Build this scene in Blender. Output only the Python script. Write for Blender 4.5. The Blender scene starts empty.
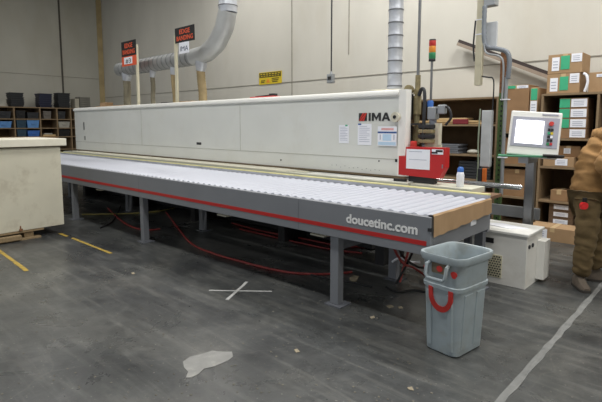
import bpy, bmesh, math, random
from mathutils import Vector, Matrix, noise
random.seed(7)
SC = bpy.context.scene
COL = SC.collection
R = math.radians

# ------------------------------------------------------------------ camera model
F, CX, CY, H = 473.0, 301.0, 177.0, 1.6
PITCH, YAW = math.atan(52/473), R(42.8)
FW = Vector((-math.sin(YAW)*math.cos(PITCH), math.cos(YAW)*math.cos(PITCH), -math.sin(PITCH)))
RT = Vector((math.cos(YAW), math.sin(YAW), 0))
UP = Vector((-math.sin(YAW)*math.sin(PITCH), math.cos(YAW)*math.sin(PITCH), math.cos(PITCH)))
def at(u, v, ax, c):
    """point of the picture's ray that lies on the world plane axis=c"""
    r = FW + RT*((u-CX)/F) - UP*((v-CY)/F)
    o = Vector((0, 0, H)); t = (c-o[ax])/r[ax]
    return o + r*t
def G(u, v, z=0.0): return at(u, v, 2, z)
def AY(u, v, y): return at(u, v, 1, y)

# ------------------------------------------------------------------ materials
def lin(c):
    return tuple((x/255/12.92 if x/255 <= .04045 else ((x/255+.055)/1.055)**2.4) for x in c) + (1,)
MATS = {}
def mat(name, col, rough=.6, metal=0, var=.12, scale=6, bump=0, bscale=40, emit=0, spec=.5, stain=None, samount=.3, sscale=2, coord='Object', stretch=None):
    if name in MATS: return MATS[name]
    m = bpy.data.materials.new(name); m.use_nodes = True; MATS[name] = m
    nt = m.node_tree; N = nt.nodes; L = nt.links; bs = N['Principled BSDF']
    c = lin(col)
    tc = N.new('ShaderNodeTexCoord'); src = tc.outputs[coord]
    if stretch:
        mp = N.new('ShaderNodeMapping'); mp.inputs['Scale'].default_value = stretch
        L.new(src, mp.inputs[0]); src = mp.outputs[0]
    nz = N.new('ShaderNodeTexNoise'); nz.inputs['Scale'].default_value = scale; nz.inputs['Detail'].default_value = 5
    L.new(src, nz.inputs['Vector'])
    rp = N.new('ShaderNodeValToRGB')
    rp.color_ramp.elements[0].position = .3; rp.color_ramp.elements[1].position = .7
    rp.color_ramp.elements[0].color = tuple(x*(1-var) for x in c[:3])+(1,)
    rp.color_ramp.elements[1].color = tuple(min(1, x*(1+var)) for x in c[:3])+(1,)
    L.new(nz.outputs[0], rp.inputs[0]); out = rp.outputs[0]
    if stain:
        n2 = N.new('ShaderNodeTexNoise'); n2.inputs['Scale'].default_value = sscale; n2.inputs['Detail'].default_value = 8; n2.inputs['Roughness'].default_value = .65
        L.new(src, n2.inputs['Vector'])
        r2 = N.new('ShaderNodeValToRGB'); r2.color_ramp.elements[0].position = .52; r2.color_ramp.elements[1].position = .72
        r2.color_ramp.elements[0].color = (0, 0, 0, 1); r2.color_ramp.elements[1].color = (samount,)*3+(1,)
        L.new(n2.outputs[0], r2.inputs[0])
        mx = N.new('ShaderNodeMix'); mx.data_type = 'RGBA'
        L.new(r2.outputs[0], mx.inputs[0]); L.new(out, mx.inputs[6]); mx.inputs[7].default_value = lin(stain); out = mx.outputs[2]
    L.new(out, bs.inputs['Base Color'])
    bs.inputs['Roughness'].default_value = rough; bs.inputs['Metallic'].default_value = metal
    bs.inputs['Specular IOR Level'].default_value = spec
    if emit:
        bs.inputs['Emission Color'].default_value = c; bs.inputs['Emission Strength'].default_value = emit
    if bump:
        b = N.new('ShaderNodeTexNoise'); b.inputs['Scale'].default_value = bscale; b.inputs['Detail'].default_value = 4
        L.new(src, b.inputs['Vector'])
        bp = N.new('ShaderNodeBump'); bp.inputs['Strength'].default_value = bump; bp.inputs['Distance'].default_value = .01
        L.new(b.outputs[0], bp.inputs['Height']); L.new(bp.outputs[0], bs.inputs['Normal'])
    return m

def floor_mat():
    m = bpy.data.materials.new('polished_concrete'); m.use_nodes = True
    nt = m.node_tree; N = nt.nodes; L = nt.links; bs = N['Principled BSDF']
    tc = N.new('ShaderNodeTexCoord'); P = tc.outputs['Object']
    def nz(s, d=6, r=.6, dist=0, st=None):
        n = N.new('ShaderNodeTexNoise'); n.inputs['Scale'].default_value = s; n.inputs['Detail'].default_value = d
        n.inputs['Roughness'].default_value = r; n.inputs['Distortion'].default_value = dist
        if st:
            mp = N.new('ShaderNodeMapping'); mp.inputs['Scale'].default_value = st[0]; mp.inputs['Rotation'].default_value = (0, 0, st[1])
            L.new(P, mp.inputs[0]); L.new(mp.outputs[0], n.inputs['Vector'])
        else: L.new(P, n.inputs['Vector'])
        return n.outputs[0]
    def ramp(o, stops):
        r = N.new('ShaderNodeValToRGB'); e = r.color_ramp.elements
        while len(e) < len(stops): e.new(.5)
        for i, (p, c) in enumerate(stops): e[i].position = p; e[i].color = c
        L.new(o, r.inputs[0]); return r.outputs[0]
    def mix(f, a, b, t='MIX', fac=1):
        x = N.new('ShaderNodeMix'); x.data_type = 'RGBA'; x.blend_type = t
        if f is None: x.inputs[0].default_value = fac
        else: L.new(f, x.inputs[0])
        for i, s in ((6, a), (7, b)):
            if isinstance(s, tuple): x.inputs[i].default_value = s
            else: L.new(s, x.inputs[i])
        return x.outputs[2]
    g = lambda v: (v, v, v, 1)
    base = ramp(nz(.9, 8, .62, .6), [(.3, lin((54, 56, 58))), (.5, lin((73, 75, 75))), (.72, lin((100, 100, 97)))])
    fine = ramp(nz(9, 8, .7), [(.3, g(.7)), (.7, g(1.22))])
    c = mix(None, base, fine, 'MULTIPLY')
    streak = ramp(nz(2.2, 6, .6, .4, ((.5, 5, 1), .5)), [(.5, g(0)), (.75, g(.55))])
    c = mix(streak, c, lin((122, 122, 118)))
    dark = ramp(nz(.55, 5, .6, 1.2), [(.52, g(0)), (.68, g(.55))])
    c = mix(dark, c, lin((42, 44, 46)))
    sp = ramp(nz(46, 3, .5), [(.66, g(0)), (.74, g(.5))])
    c = mix(sp, c, lin((165, 162, 152)))
    vo = N.new('ShaderNodeTexVoronoi'); vo.feature = 'DISTANCE_TO_EDGE'; vo.inputs['Scale'].default_value = .55
    wn = N.new('ShaderNodeTexNoise'); wn.inputs['Scale'].default_value = 2.5; L.new(P, wn.inputs['Vector'])
    av = N.new('ShaderNodeMix'); av.data_type = 'VECTOR'; av.inputs[0].default_value = .22
    L.new(P, av.inputs[4]); L.new(wn.outputs['Color'], av.inputs[5]); L.new(av.outputs[1], vo.inputs['Vector'])
    crack = ramp(vo.outputs['Distance'], [(.0, g(.10)), (.003, g(0))])
    c = mix(crack, c, lin((140, 138, 132)))
    L.new(c, bs.inputs['Base Color'])
    ro = ramp(nz(1.6, 7, .65, .5), [(.3, g(.2)), (.7, g(.46))])
    L.new(ro, bs.inputs['Roughness']); bs.inputs['Specular IOR Level'].default_value = .55
    bp = N.new('ShaderNodeBump'); bp.inputs['Strength'].default_value = .12; bp.inputs['Distance'].default_value = .01
    L.new(nz(30, 5), bp.inputs['Height']); L.new(bp.outputs[0], bs.inputs['Normal'])
    return m

# ------------------------------------------------------------------ mesh builder
class B:
    def __init__(s): s.bm = bmesh.new(); s.i = 0
    def _mi(s, fs, mi):
        for f in fs: f.material_index = s.i if mi is None else mi
    def box(s, a, b, mi=None, bev=0, M=None):
        a, b = Vector(a), Vector(b)
        r = bmesh.ops.create_cube(s.bm, size=1)
        for v in r['verts']:
            v.co = Vector([(a[k]+b[k])/2 + v.co[k]*(b[k]-a[k]) for k in range(3)])
        vs = r['verts']; fs = list({f for v in vs for f in v.link_faces}); s._mi(fs, mi)
        if bev:
            es = list({e for v in vs for e in v.link_edges})
            q = bmesh.ops.bevel(s.bm, geom=es, offset=bev, segments=2, affect='EDGES', profile=.5)
            vs = list({v for f in q['faces'] for v in f.verts} | {v for v in vs if v.is_valid})
            s._mi([f for v in vs for f in v.link_faces], mi)
        if M is not None:
            for v in vs: v.co = M @ v.co
        return s
    def prism(s, pts, ax, c0, c1, mi=None, M=None):
        """polygon in the plane normal to ax, extruded from c0 to c1"""
        def P(p, c):
            q = list(p); q.insert(ax, c); return Vector(q)
        v0 = [s.bm.verts.new(P(p, c0)) for p in pts]; v1 = [s.bm.verts.new(P(p, c1)) for p in pts]
        n = len(pts); fs = [s.bm.faces.new(v0), s.bm.faces.new(v1[::-1])]
        for k in range(n): fs.append(s.bm.faces.new((v0[k], v1[k], v1[(k+1) % n], v0[(k+1) % n])))
        s._mi(fs, mi); bmesh.ops.recalc_face_normals(s.bm, faces=fs)
        if M is not None:
            for v in v0+v1: v.co = M @ v.co
        return s
    def rings(s, rings, mi=None, cap=True, closed=False):
        vs = [[s.bm.verts.new(p) for p in r] for r in rings]; fs = []
        n = len(vs[0]); m = len(vs)
        for k in range(m if closed else m-1):
            a, b = vs[k], vs[(k+1) % m]
            for j in range(n): fs.append(s.bm.faces.new((a[j], a[(j+1) % n], b[(j+1) % n], b[j])))
        if cap and not closed: fs.append(s.bm.faces.new(vs[0][::-1])); fs.append(s.bm.faces.new(vs[-1]))
        s._mi(fs, mi); bmesh.ops.recalc_face_normals(s.bm, faces=fs)
        return s
    def tube(s, pts, r, seg=8, mi=None, cap=True):
        pts = [Vector(p) for p in pts]; rs = r if isinstance(r, (list, tuple)) else [r]*len(pts)
        out = []; prev = None
        for k, p in enumerate(pts):
            t = (pts[min(k+1, len(pts)-1)]-pts[max(k-1, 0)]).normalized()
            if prev is None:
                prev = t.orthogonal().normalized()
            prev = (prev - t*prev.dot(t)).normalized(); q = t.cross(prev)
            out.append([p+(prev*math.cos(2*math.pi*j/seg)+q*math.sin(2*math.pi*j/seg))*rs[k] for j in range(seg)])
        return s.rings(out, mi, cap)
    def cyl(s, a, b, r, r2=None, seg=16, mi=None): return s.tube([a, b], [r, r if r2 is None else r2], seg, mi)
    def lathe(s, prof, c=(0, 0, 0), seg=20, mi=None):
        return s.rings([[Vector((c[0]+r*math.cos(2*math.pi*j/seg), c[1]+r*math.sin(2*math.pi*j/seg), c[2]+z)) for j in range(seg)] for r, z in prof], mi)
    def ball(s, c, r, sc=(1, 1, 1), mi=None):
        q = bmesh.ops.create_uvsphere(s.bm, u_segments=14, v_segments=9, radius=r)
        for v in q['verts']: v.co = Vector([c[k]+v.co[k]*sc[k] for k in range(3)])
        s._mi({f for v in q['verts'] for f in v.link_faces}, mi); return s
    def build(s, name, mats, parent=None, off=(0, 0, 0), smooth=False, loc=None, rotz=0):
        """off: subtract this point from the vertices (world -> local)"""
        me = bpy.data.meshes.new(name)
        o3 = Vector(loc if loc is not None else off)
        for v in s.bm.verts: v.co -= o3
        s.bm.to_mesh(me); s.bm.free()
        if not isinstance(mats, (list, tuple)): mats = [mats]
        for m in mats: me.materials.append(m)
        if smooth:
            me.shade_smooth()
            try: me.set_sharp_from_angle(angle=R(38))
            except Exception: pass
        o = bpy.data.objects.new(name, me); COL.objects.link(o)
        if parent: o.parent = parent
        if loc is not None and not parent: o.location = loc
        return o

def smooth_path(pts, n=6):
    pts = [Vector(p) for p in pts]; out = []
    for k in range(len(pts)-1):
        a = pts[max(k-1, 0)]; b = pts[k]; c = pts[k+1]; d = pts[min(k+2, len(pts)-1)]
        for j in range(n):
            t = j/n
            out.append(.5*((2*b)+(c-a)*t+(2*a-5*b+4*c-d)*t*t+(3*b-a-3*c+d)*t**3))
    out.append(pts[-1]); return out

def tag(o, label, cat, group=None, kind=None):
    o['label'] = label; o['category'] = cat
    if group: o['group'] = group
    if kind: o['kind'] = kind
    return o
def thing(name, label, cat, loc=(0, 0, 0), rotz=0, group=None):
    o = bpy.data.objects.new(name, None); COL.objects.link(o); o.empty_display_size = .1
    o.location = loc; o.rotation_euler = (0, 0, rotz)
    return tag(o, label, cat, group)
def struct(b, name, m):
    o = b.build(name, m); o['kind'] = 'structure'; return o

def text(name, s, size, loc, m, parent, rot=(R(90), 0, 0), bold=0, width=None, ext=.0015, align='LEFT', label=None, sx=None, shear=0):
    cu = bpy.data.curves.new(name, 'FONT'); cu.body = s; cu.size = size; cu.offset = bold; cu.extrude = ext; cu.align_x = align; cu.shear = shear
    cu.resolution_u = 4
    t = bpy.data.objects.new(name, cu); COL.objects.link(t)
    dg = bpy.context.evaluated_depsgraph_get(); dg.update()
    me = bpy.data.meshes.new_from_object(t.evaluated_get(dg)); me.name = name
    bpy.data.objects.remove(t); bpy.data.curves.remove(cu)
    xs = [v.co.x for v in me.vertices]; w = max(xs)-min(xs); k = (width/w if width else 1)
    for v in me.vertices: v.co.x *= k
    me.materials.clear(); me.materials.append(m)
    o = bpy.data.objects.new(name, me); COL.objects.link(o); o.parent = parent
    o.location = loc; o.rotation_euler = rot
    if label: o['label'] = label
    return o

def skin(name, verts, edges, radii, m, parent, sub=2, loc=(0,0,0)):
    me = bpy.data.meshes.new(name); me.from_pydata(verts, edges, [])
    o = bpy.data.objects.new(name, me); COL.objects.link(o)
    md = o.modifiers.new('s', 'SKIN'); md.use_smooth_shade = True; md.branch_smoothing = .6
    for k, r in enumerate(radii):
        r = r if isinstance(r, tuple) else (r, r)
        me.skin_vertices[0].data[k].radius = r
        me.skin_vertices[0].data[k].use_root = (k == 0)
    sd = o.modifiers.new('d', 'SUBSURF'); sd.levels = sub; sd.render_levels = sub
    dg = bpy.context.evaluated_depsgraph_get(); dg.update()
    nm = bpy.data.meshes.new_from_object(o.evaluated_get(dg)); nm.name = name
    bpy.data.objects.remove(o); bpy.data.meshes.remove(me)
    nm.materials.clear(); nm.materials.append(m); nm.shade_smooth()
    p = bpy.data.objects.new(name, nm); COL.objects.link(p); p.parent = parent; p.location = loc
    return p

# ------------------------------------------------------------------ palette
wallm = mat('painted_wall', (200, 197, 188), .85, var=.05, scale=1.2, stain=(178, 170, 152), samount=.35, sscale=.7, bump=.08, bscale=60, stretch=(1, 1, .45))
wallleft = mat('painted_wall_dimmed', (180, 178, 168), .85, var=.05, scale=1.2, stain=(165, 156, 136), samount=.35, sscale=.7, bump=.08, bscale=60, stretch=(1, 1, .45))  # same wall paint darkened: dimmer light at the left put into the colour
seam = mat('joint_grey', (150, 146, 136), .9)
seamdark = mat('joint_dark', (84, 80, 74), .9)
ochre = mat('ochre_stain', (176, 158, 118), .85, var=.15, scale=3)
white = mat('machine_white', (214, 216, 212), .45, var=.03, scale=2, stain=(188, 184, 170), samount=.25, sscale=1.5)
whitebright = mat('machine_white_trim', (232, 232, 228), .4, var=.02)
offwhite = mat('cream_enamel', (206, 202, 184), .55, var=.05, scale=3, stain=(120, 98, 66), samount=.4, sscale=2.6)
grey = mat('conveyor_grey', (128, 131, 137), .5, var=.05, scale=3)
greyd = mat('conveyor_grey_dark', (100, 103, 110), .55, var=.08, scale=4)
red = mat('stripe_red', (186, 34, 32), .5, var=.05)
redbox = mat('guard_red', (186, 30, 32), .45, var=.05)
rollm = mat('roller_plastic', (184, 187, 198), .4, var=.03, scale=3)
steel = mat('steel', (150, 152, 155), .35, .9, var=.08)
chrome = mat('chrome', (200, 202, 205), .18, 1, var=.02)
dark = mat('dark_metal', (40, 40, 43), .55, var=.2)
black = mat('black_plastic', (24, 24, 26), .5, var=.1)
lettw = mat('letter_white', (240, 240, 240), .5, var=0)
lettb = mat('letter_black', (42, 42, 44), .5, var=0)
duct = mat('galvanised_duct', (196, 200, 208), .42, .55, var=.1, scale=8)
ductw = mat('wrapped_duct', (150, 152, 152), .55, .3, var=.08, scale=9)
hosetan = mat('tan_hose', (150, 132, 96), .6, var=.15, scale=12)
hosegr = mat('ribbed_grey_hose', (122, 116, 98), .6, var=.15, scale=12)
beige = mat('beige_post', (206, 200, 176), .55, var=.06)
paper = mat('paper', (236, 238, 246), .8, var=.01)
ink = mat('ink_grey', (176, 180, 196), .8, var=.02)
inkblue = mat('ink_blue', (60, 92, 150), .7)
lightblue = mat('pale_blue_print', (186, 214, 238), .7)
pinkink = mat('ink_pink', (222, 168, 168), .7)
card = mat('cardboard', (168, 138, 104), .85, var=.08, scale=5, stain=(140, 108, 74), samount=.3)
card2 = mat('cardboard_dark', (146, 114, 82), .85, var=.1, scale=5)
tapeb = mat('packing_tape', (196, 170, 130), .4, var=.03)
green = mat('green_sticker', (62, 172, 128), .7, var=.03)
wood = mat('shelf_particleboard', (134, 113, 86), .75, var=.12, scale=14, stretch=(1, 1, 4))
woodd = mat('shelf_back_board', (92, 72, 50), .85, var=.15, scale=8)
woodt = mat('pallet_wood', (142, 122, 92), .85, var=.2, scale=9, stretch=(1, 6, 6))
orange = mat('sign_orange', (222, 92, 58), .6, var=.03)
yellow = mat('sign_yellow', (212, 186, 44), .6, var=.04)
yellowtape = mat('yellow_floor_paint', (176, 148, 62), .6, var=.15, scale=20, stain=(96, 92, 80), samount=.8, sscale=7)
whitetape = mat('white_floor_tape', (184, 185, 184), .6, var=.1, scale=20, stain=(120, 120, 118), samount=.5, sscale=9)
wornpaint = mat('worn_white_floor_paint', (124, 125, 124), .55, var=.15, scale=12, stain=(84, 85, 86), samount=.75, sscale=5)
cement = mat('cement_patch', (140, 140, 138), .85, var=.1, scale=14, stain=(190, 188, 180), samount=.5, sscale=6)
binp = mat('bin_grey_plastic', (158, 170, 176), .5, var=.07, scale=7, stain=(136, 130, 112), samount=.45, sscale=5)
redpaint = mat('red_paint', (196, 52, 46), .6, var=.1, scale=20)
redhose = mat('red_hose', (156, 60, 58), .5)
blackhose = mat('black_hose', (30, 30, 32), .5)
yellhose = mat('yellow_hose', (158, 148, 84), .5)
blue = mat('blue_plastic', (62, 112, 190), .4, var=.05)
bluel = mat('light_blue_plastic', (96, 146, 206), .45, var=.05)
navy = mat('navy_plastic', (36, 40, 62), .5, var=.1)
charcoal = mat('charcoal_plastic', (44, 46, 50), .55, var=.1)
greybin = mat('pale_grey_plastic', (168, 166, 156), .6)
orangep = mat('orange_plastic', (206, 110, 46), .5)
greentray = mat('green_rubber', (62, 128, 96), .6)
screen = mat('lit_screen', (250, 252, 255), .3, var=0, emit=1.6)
panelgrey = mat('panel_bezel', (164, 166, 180), .45, var=.02)
galv = mat('galvanised_box', (160, 164, 168), .45, .5, var=.08)
rust = mat('rusty_steel', (122, 84, 56), .8, var=.3, scale=25)
lgreen = mat('green_signal', (46, 130, 84), .4)
lred = mat('red_signal', (190, 48, 48), .4)
lorange = mat('amber_signal', (222, 140, 52), .4)

# ------------------------------------------------------------------ building shell
XL, YB, XR, YF, ZC = -17.8, 8.3, 5.0, -6.0, 7.0
fl = B(); fl.box((XL-.3, YF, -.2), (XR+.3, YB+.3, 0)); struct(fl, 'floor', floor_mat())
w = B(); w.box((XL-.3, YB, 0), (XR+.3, YB+.3, ZC)); struct(w, 'wall_back', wallm)
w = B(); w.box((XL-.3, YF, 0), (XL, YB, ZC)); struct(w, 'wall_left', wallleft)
w = B(); w.box((XR, YF, 0), (XR+.3, YB, ZC)); struct(w, 'wall_right', wallm)
ceil = mat('ceiling_paint', (170, 168, 160), .9, var=.03)
w = B(); w.box((XL-.3, YF, ZC), (XR+.3, YB+.3, ZC+.2)); struct(w, 'ceiling', ceil)
def trim(n, a, b, m): t = B(); t.box(a, b); struct(t, 'trim_%d' % n, m)
trim(1, (XL, YB-.012, 2.62), (XR, YB+.01, 2.636), seam)
for k, (u, v) in enumerate(((292, 40), (349, 30))):
    x = AY(u, v, YB).x; trim(2+k, (x-.01, YB-.012, 0 if k == 0 else 3.1), (x+.01, YB+.01, ZC), seam)
yy = at(61, 50, 0, XL).y; trim(4, (XL-.01, yy-.03, 0), (XL+.015, yy+.03, ZC), seamdark)
trim(5, (XL-.01, YB-.22, 2.1), (XL+.02, YB-.03, ZC), ochre)
trim(6, (XL-.01, YF, 3.30), (XL+.012, YB, 3.315), seam)
for k in range(2): x = -3.2+6*k; trim(7+k, (x-.01, YB-.012, 0), (x+.01, YB+.01, ZC), seam) if k else None

# ------------------------------------------------------------------ ceiling lamps (the hall's strip lights)
lampw = mat('lamp_diffuser', (255, 250, 238), .4, var=0, emit=6)
def lamp(x, y, power, lab):
    t = thing('strip_light', lab, 'ceiling light', (x, y, ZC-.62), group='strip lights under the ceiling')
    b = B(); b.box((-.9, -.15, 0), (.9, .15, .09), bev=.02); b.build('housing', steel, t)
    b = B(); b.box((-.85, -.12, -.012), (.85, .12, .002)); b.build('diffuser', lampw, t)
    for s in (-.7, .7):
        b = B(); b.cyl((s, 0, .08), (s, 0, .62), .008, seg=6); b.build('hanger', steel, t)
    ld = bpy.data.lights.new('strip_light_lamp', 'AREA'); ld.shape = 'RECTANGLE'; ld.size = 1.7; ld.size_y = .3; ld.energy = power
    ld.color = (1, .985, .95)
    lo = bpy.data.objects.new('lamp', ld); COL.objects.link(lo); lo.parent = t; lo.location = (0, 0, -.04)
LL = 'white strip light hanging under the hall ceiling'
for x, y, p in ((-13.5, 4.5, 40), (-13.5, 0, 35), (-9, 6.6, 75), (-9, 2, 85), (-4.8, 6.3, 150), (-4.8, 1.6, 110), (-.6, 5.6, 200), (-.6, 1.4, 130), (3, 3.6, 150)):
    lamp(x, y, p, LL)
wd = bpy.data.worlds.new('ambient_fill'); SC.world = wd; wd.use_nodes = True  # even ambient fill, added to brighten the hall through its open front
wd.node_tree.nodes['Background'].inputs[0].default_value = (.9, .95, 1, 1); wd.node_tree.nodes['Background'].inputs[1].default_value = .5

# ------------------------------------------------------------------ roller conveyor
T0, T1, YN, YK, ZT = -11.95, -1.62, 3.15, 4.24, .925
conv = thing('roller_conveyor', 'long grey roller conveyor with red stripe and white lettering on its side', 'conveyor', (0, 0, 0))
b = B(); b.box((T0, YN, .632), (T1, YN+.05, ZT), bev=.004); b.build('side_beam', grey, conv)
b = B(); b.box((T0, YK, .632), (T1, YK+.05, ZT-.08)); b.build('side_beam', grey, conv)
b = B(); b.box((T1-.05, YN+.05, .66), (T1, YK, ZT-.09))
b.build('end_plate', grey, conv)
b = B(); b.box((T1, 3.86, .75), (T1+.004, 3.97, .92)); b.build('end_sticker', paper, conv)
b = B(); b.box((T0, YN-.003, .706), (T1-.03, YN+.001, .742)); b.build('stripe', red, conv)
for x in (-2.95, -5.9, -8.9):
    b = B(); b.box((x, YN-.001, .64), (x+.003, YN+.002, .92)); b.build('panel_joint', greyd, conv)
# guide fence behind the rollers
b = B(); b.box((T0, YK+.05, .80), (T1-.02, YK+.09, .962)); b.build('guide_fence', mat('fence_grey', (176, 178, 186), .5), conv)
b = B(); b.box((T0, YK+.05, .962), (T1-.02, YK+.09, .974)); b.build('fence_edge', mat('pale_yellow_strip', (226, 220, 158), .6), conv)
text('lettering', 'doucetinc.com', .105, (-2.395, YN-.002, .782), lettw, conv, bold=.0032, width=.67, label='white bold lettering doucetinc.com')
# rollers
n = 99; pitch = (T1-.06-T0-.06)/(n-1); first = None
b = B(); L_ = YK-YN-.06
b.tube([(0, YN+.052, 0), (0, YN+.06, 0), (0, YK+.035, 0), (0, YK+.045, 0)], [.03, .046, .046, .03], 14)
b.cyl((0, YN+.02, 0), (0, YN+.056, 0), .009, seg=6)
ro = b.build('roller', rollm, conv, smooth=True); ro.location = (T1-.065, 0, ZT-.036)
for k in range(1, n):
    c = ro.copy(); COL.objects.link(c); c.parent = conv; c.location = (T1-.065-k*pitch, 0, ZT-.036)
def leg(x, y):
    b = B(); b.box((x-.045, y-.04, .012), (x+.045, y+.04, .64), bev=.004); b.build('leg', grey, conv)
    b = B(); b.box((x-.075, y-.08, 0), (x+.1, y+.09, .012)); b.build('foot_plate', greyd, conv)
LX = [-2.555, -5.92, -8.24, -10.9]
for x in LX:
    leg(x, YN+.08); leg(x, YK-.05)
    b = B(); b.box((x-.03, YN+.1, .5 if x > -3 else .6), (x+.03, YK-.07, .58 if x > -3 else .68)); b.build('crossbar', greyd, conv)
b = B(); b.box((T0+.1, YN+.5, .70), (T1-.1, YN+.56, .82)); b.build('rail_under', dark, conv)
for x in (-4.37, -2.9, -7.6):
    b = B(); b.box((x-.06, YN+.22, .555), (x+.06, YN+.32, .67), bev=.01); b.box((x-.08, YN+.2, .545), (x+.09, YN+.34, .56)); b.cyl((x-.03, YN+.2, .59), (x-.03, YN+.225, .59), .022, mi=1); b.cyl((x+.03, YN+.2, .59), (x+.03, YN+.225, .59), .022, mi=1)
    b.box((x-.03, YN+.26, .66), (x+.03, YN+.3, .8)); b.build('junction_block', [offwhite, dark], conv)
b = B(); b.box((T1-.02, YN-.006, .82), (T1+.006, YN+.015, .845)); b.build('corner_bolt', dark, conv)
b = B(); b.box((T1-.03, YN+.02, ZT-.01), (T1+.004, YN+.05, ZT+.012)); b.build('corner_stop', dark, conv)
# cardboard flap taped over the conveyor end
b = B(); N_ = 14; rr = []
for k in range(N_+1):
    y = YN+.02+(YK-YN)*k/N_; d = .003*math.sin(k*1.9); bot = .775+.035*k/N_+.006*math.sin(k*2.3)
    rr.append([Vector((T1+.004, y, ZT+.02)), Vector((T1+.016+d, y, ZT+.008)), Vector((T1+.02+d, y, bot)), Vector((T1+.016+d, y, bot)), Vector((T1+.012+d, y, ZT+.004)), Vector((T1+.001, y, ZT+.014))])
b.rings(rr); b.build('cardboard_strip', card, loc=(T1, 3.7, .8)); tag(bpy.data.objects['cardboard_strip'], 'long cardboard strip hanging over the near end of the roller conveyor', 'cardboard')

# ------------------------------------------------------------------ edge banding machine
M0, M1, MY, MK, MZ = -11.75, -2.745, 4.7, 5.55, 1.02
mach = thing('edge_banding_machine', 'long white woodworking machine housing with black and red IMA logo', 'machine', (0, 0, 0))
b = B()
plan = [(M0, MY), (M1-.1, MY), (-3.2, MK), (M0, MK)]
b.prism(plan, 2, MZ, 1.93); b.build('hood', white, mach)
pr = [(MY-.02, 1.925), (MY-.03, 1.94), (MY-.028, 1.965), (MY-.01, 1.99), (MY+.03, 2.0), (MK, 2.0), (MK, 1.93), (MY, 1.925)]
b = B(); b.prism(pr, 0, M0, M1-.1)
for v in b.bm.verts:
    if v.co.x > -4 and v.co.y > MY+.1: v.co.x = -3.2
b.build('hood_rim', whitebright, mach, smooth=True)
pr = [(M1-.1, MY+.09), (M1-.1, MY-.012), (M1-.04, MY-.012), (M1-.012, MY-.002), (M1, MY+.03), (M1, MY+.09)]
b = B(); b.prism(pr, 2, MZ, 1.995); b.build('end_panel', whitebright, mach, smooth=True)
b = B()
b.box((M0, MY-.004, 1.205), (M1-.11, MY+.001, 1.212))
for x in (-8.6, -5.62): b.box((x, MY-.004, 1.212), (x+.006, MY+.001, 1.9))
b.build('panel_seam', mat('seam_line', (176, 176, 168), .7), mach)
b = B(); b.box((M0, MY-.02, .995), (M1, MY+.02, 1.02)); b.build('pressure_rail', mat('rail_brown', (104, 90, 70), .6), mach)
def cutout(name, u, v, w_, h_, m):
    p = AY(u, v, MY); q = B(); q.box((p.x-w_/2, MY-.006, p.z-h_/2), (p.x+w_/2, MY+.002, p.z+h_/2), bev=.002); return q.build(name, m, mach)
cutout('latch', 84, 126, .06, .18, steel); cutout('latch', 85, 138, .06, .09, steel)
cutout('switch', 199, 143.5, .13, .04, dark)
cutout('port', 396.5, 160.5, .035, .035, black); cutout('screw', 379, 161, .016, .016, dark); cutout('screw', 281, 160, .02, .02, dark)
for k in range(12):
    p = AY(332+k*4.3, 165.5+k*.55+random.uniform(-1.5, 1.5), MY); q = B(); q.box((p.x-.005, MY-.002, p.z-.004), (p.x+.005, MY+.001, p.z+.004)); q.build('rivet', steel, mach)
p = AY(397, 117, MY); q = B(); q.cyl((p.x, MY-.05, p.z), (p.x, MY-.01, p.z), .055, seg=20); q.cyl((p.x, MY-.06, p.z), (p.x, MY-.05, p.z), .02, mi=1); q.build('knob', [offwhite, black], mach, smooth=True)
# logo: hatched square and the letters IMA
a0, a1 = AY(359, 114.3, MY), AY(359.2, 122.4, MY); e1 = AY(390.5, 122, MY)
sx = .118; z0, z1 = 1.648, 1.742; lx = a0.x
b = B(); b.box((lx, MY-.004, z0), (lx+sx, MY-.001, z1)); lg = b.build('logo_square', lettb, mach)
b = B()
for k in (0, 1, 2):
    o_ = .02+k*.038
    pts = [(lx+max(0, o_-.0), z0+max(0, -o_+.0)), (lx+min(sx, o_+.02), z0)]
    # diagonal red bar clipped to the square
    def clip(c):  # line x - z*slope = c
        out = []
        for zz in (z0, z1):
            x = lx+c+(zz-z0)*.9; out.append((x, zz))
        return out
    l1, l2 = clip(o_-.045), clip(o_-.02)
    poly = [l1[0], l2[0], l2[1], l1[1]]
    poly = [(min(max(x, lx), lx+sx), zz) for x, zz in poly]
    b.prism(poly, 1, MY-.007, MY-.004)
b.build('logo_bars', mat('logo_red', (206, 54, 44), .5, var=0), mach)
q0 = lx+sx+.026; hh = z1-z0; ya, yb = MY-.007, MY-.001
b = B(); b.prism([(q0, z0), (q0+.027, z0), (q0+.027, z1), (q0, z1)], 1, ya, yb); b.build('letter', lettb, mach)
q = q0+.045; W = .125; t = .027
b = B(); b.prism([(q, z0), (q+t, z0), (q+t, z0+hh*.62), (q+W/2, z0+.006), (q+W-t, z0+hh*.62), (q+W-t, z0), (q+W, z0), (q+W, z1), (q+W-t*1.15, z1), (q+W/2, z0+hh*.42), (q+t*1.15, z1), (q, z1)], 1, ya, yb); b.build('letter', lettb, mach)
q = q+W+.012; W = .115
b = B(); b.prism([(q, z0), (q+t, z0), (q+W/2, z0+hh*.74), (q+W-t, z0), (q+W, z0), (q+W/2+t*.55, z1), (q+W/2-t*.55, z1)], 1, ya, yb); b.prism([(q+W*.25, z0+hh*.2), (q+W*.75, z0+hh*.2), (q+W*.68, z0+hh*.42), (q+W*.32, z0+hh*.42)], 1, ya+.001, yb-.001); b.build('letter', lettb, mach)
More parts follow.
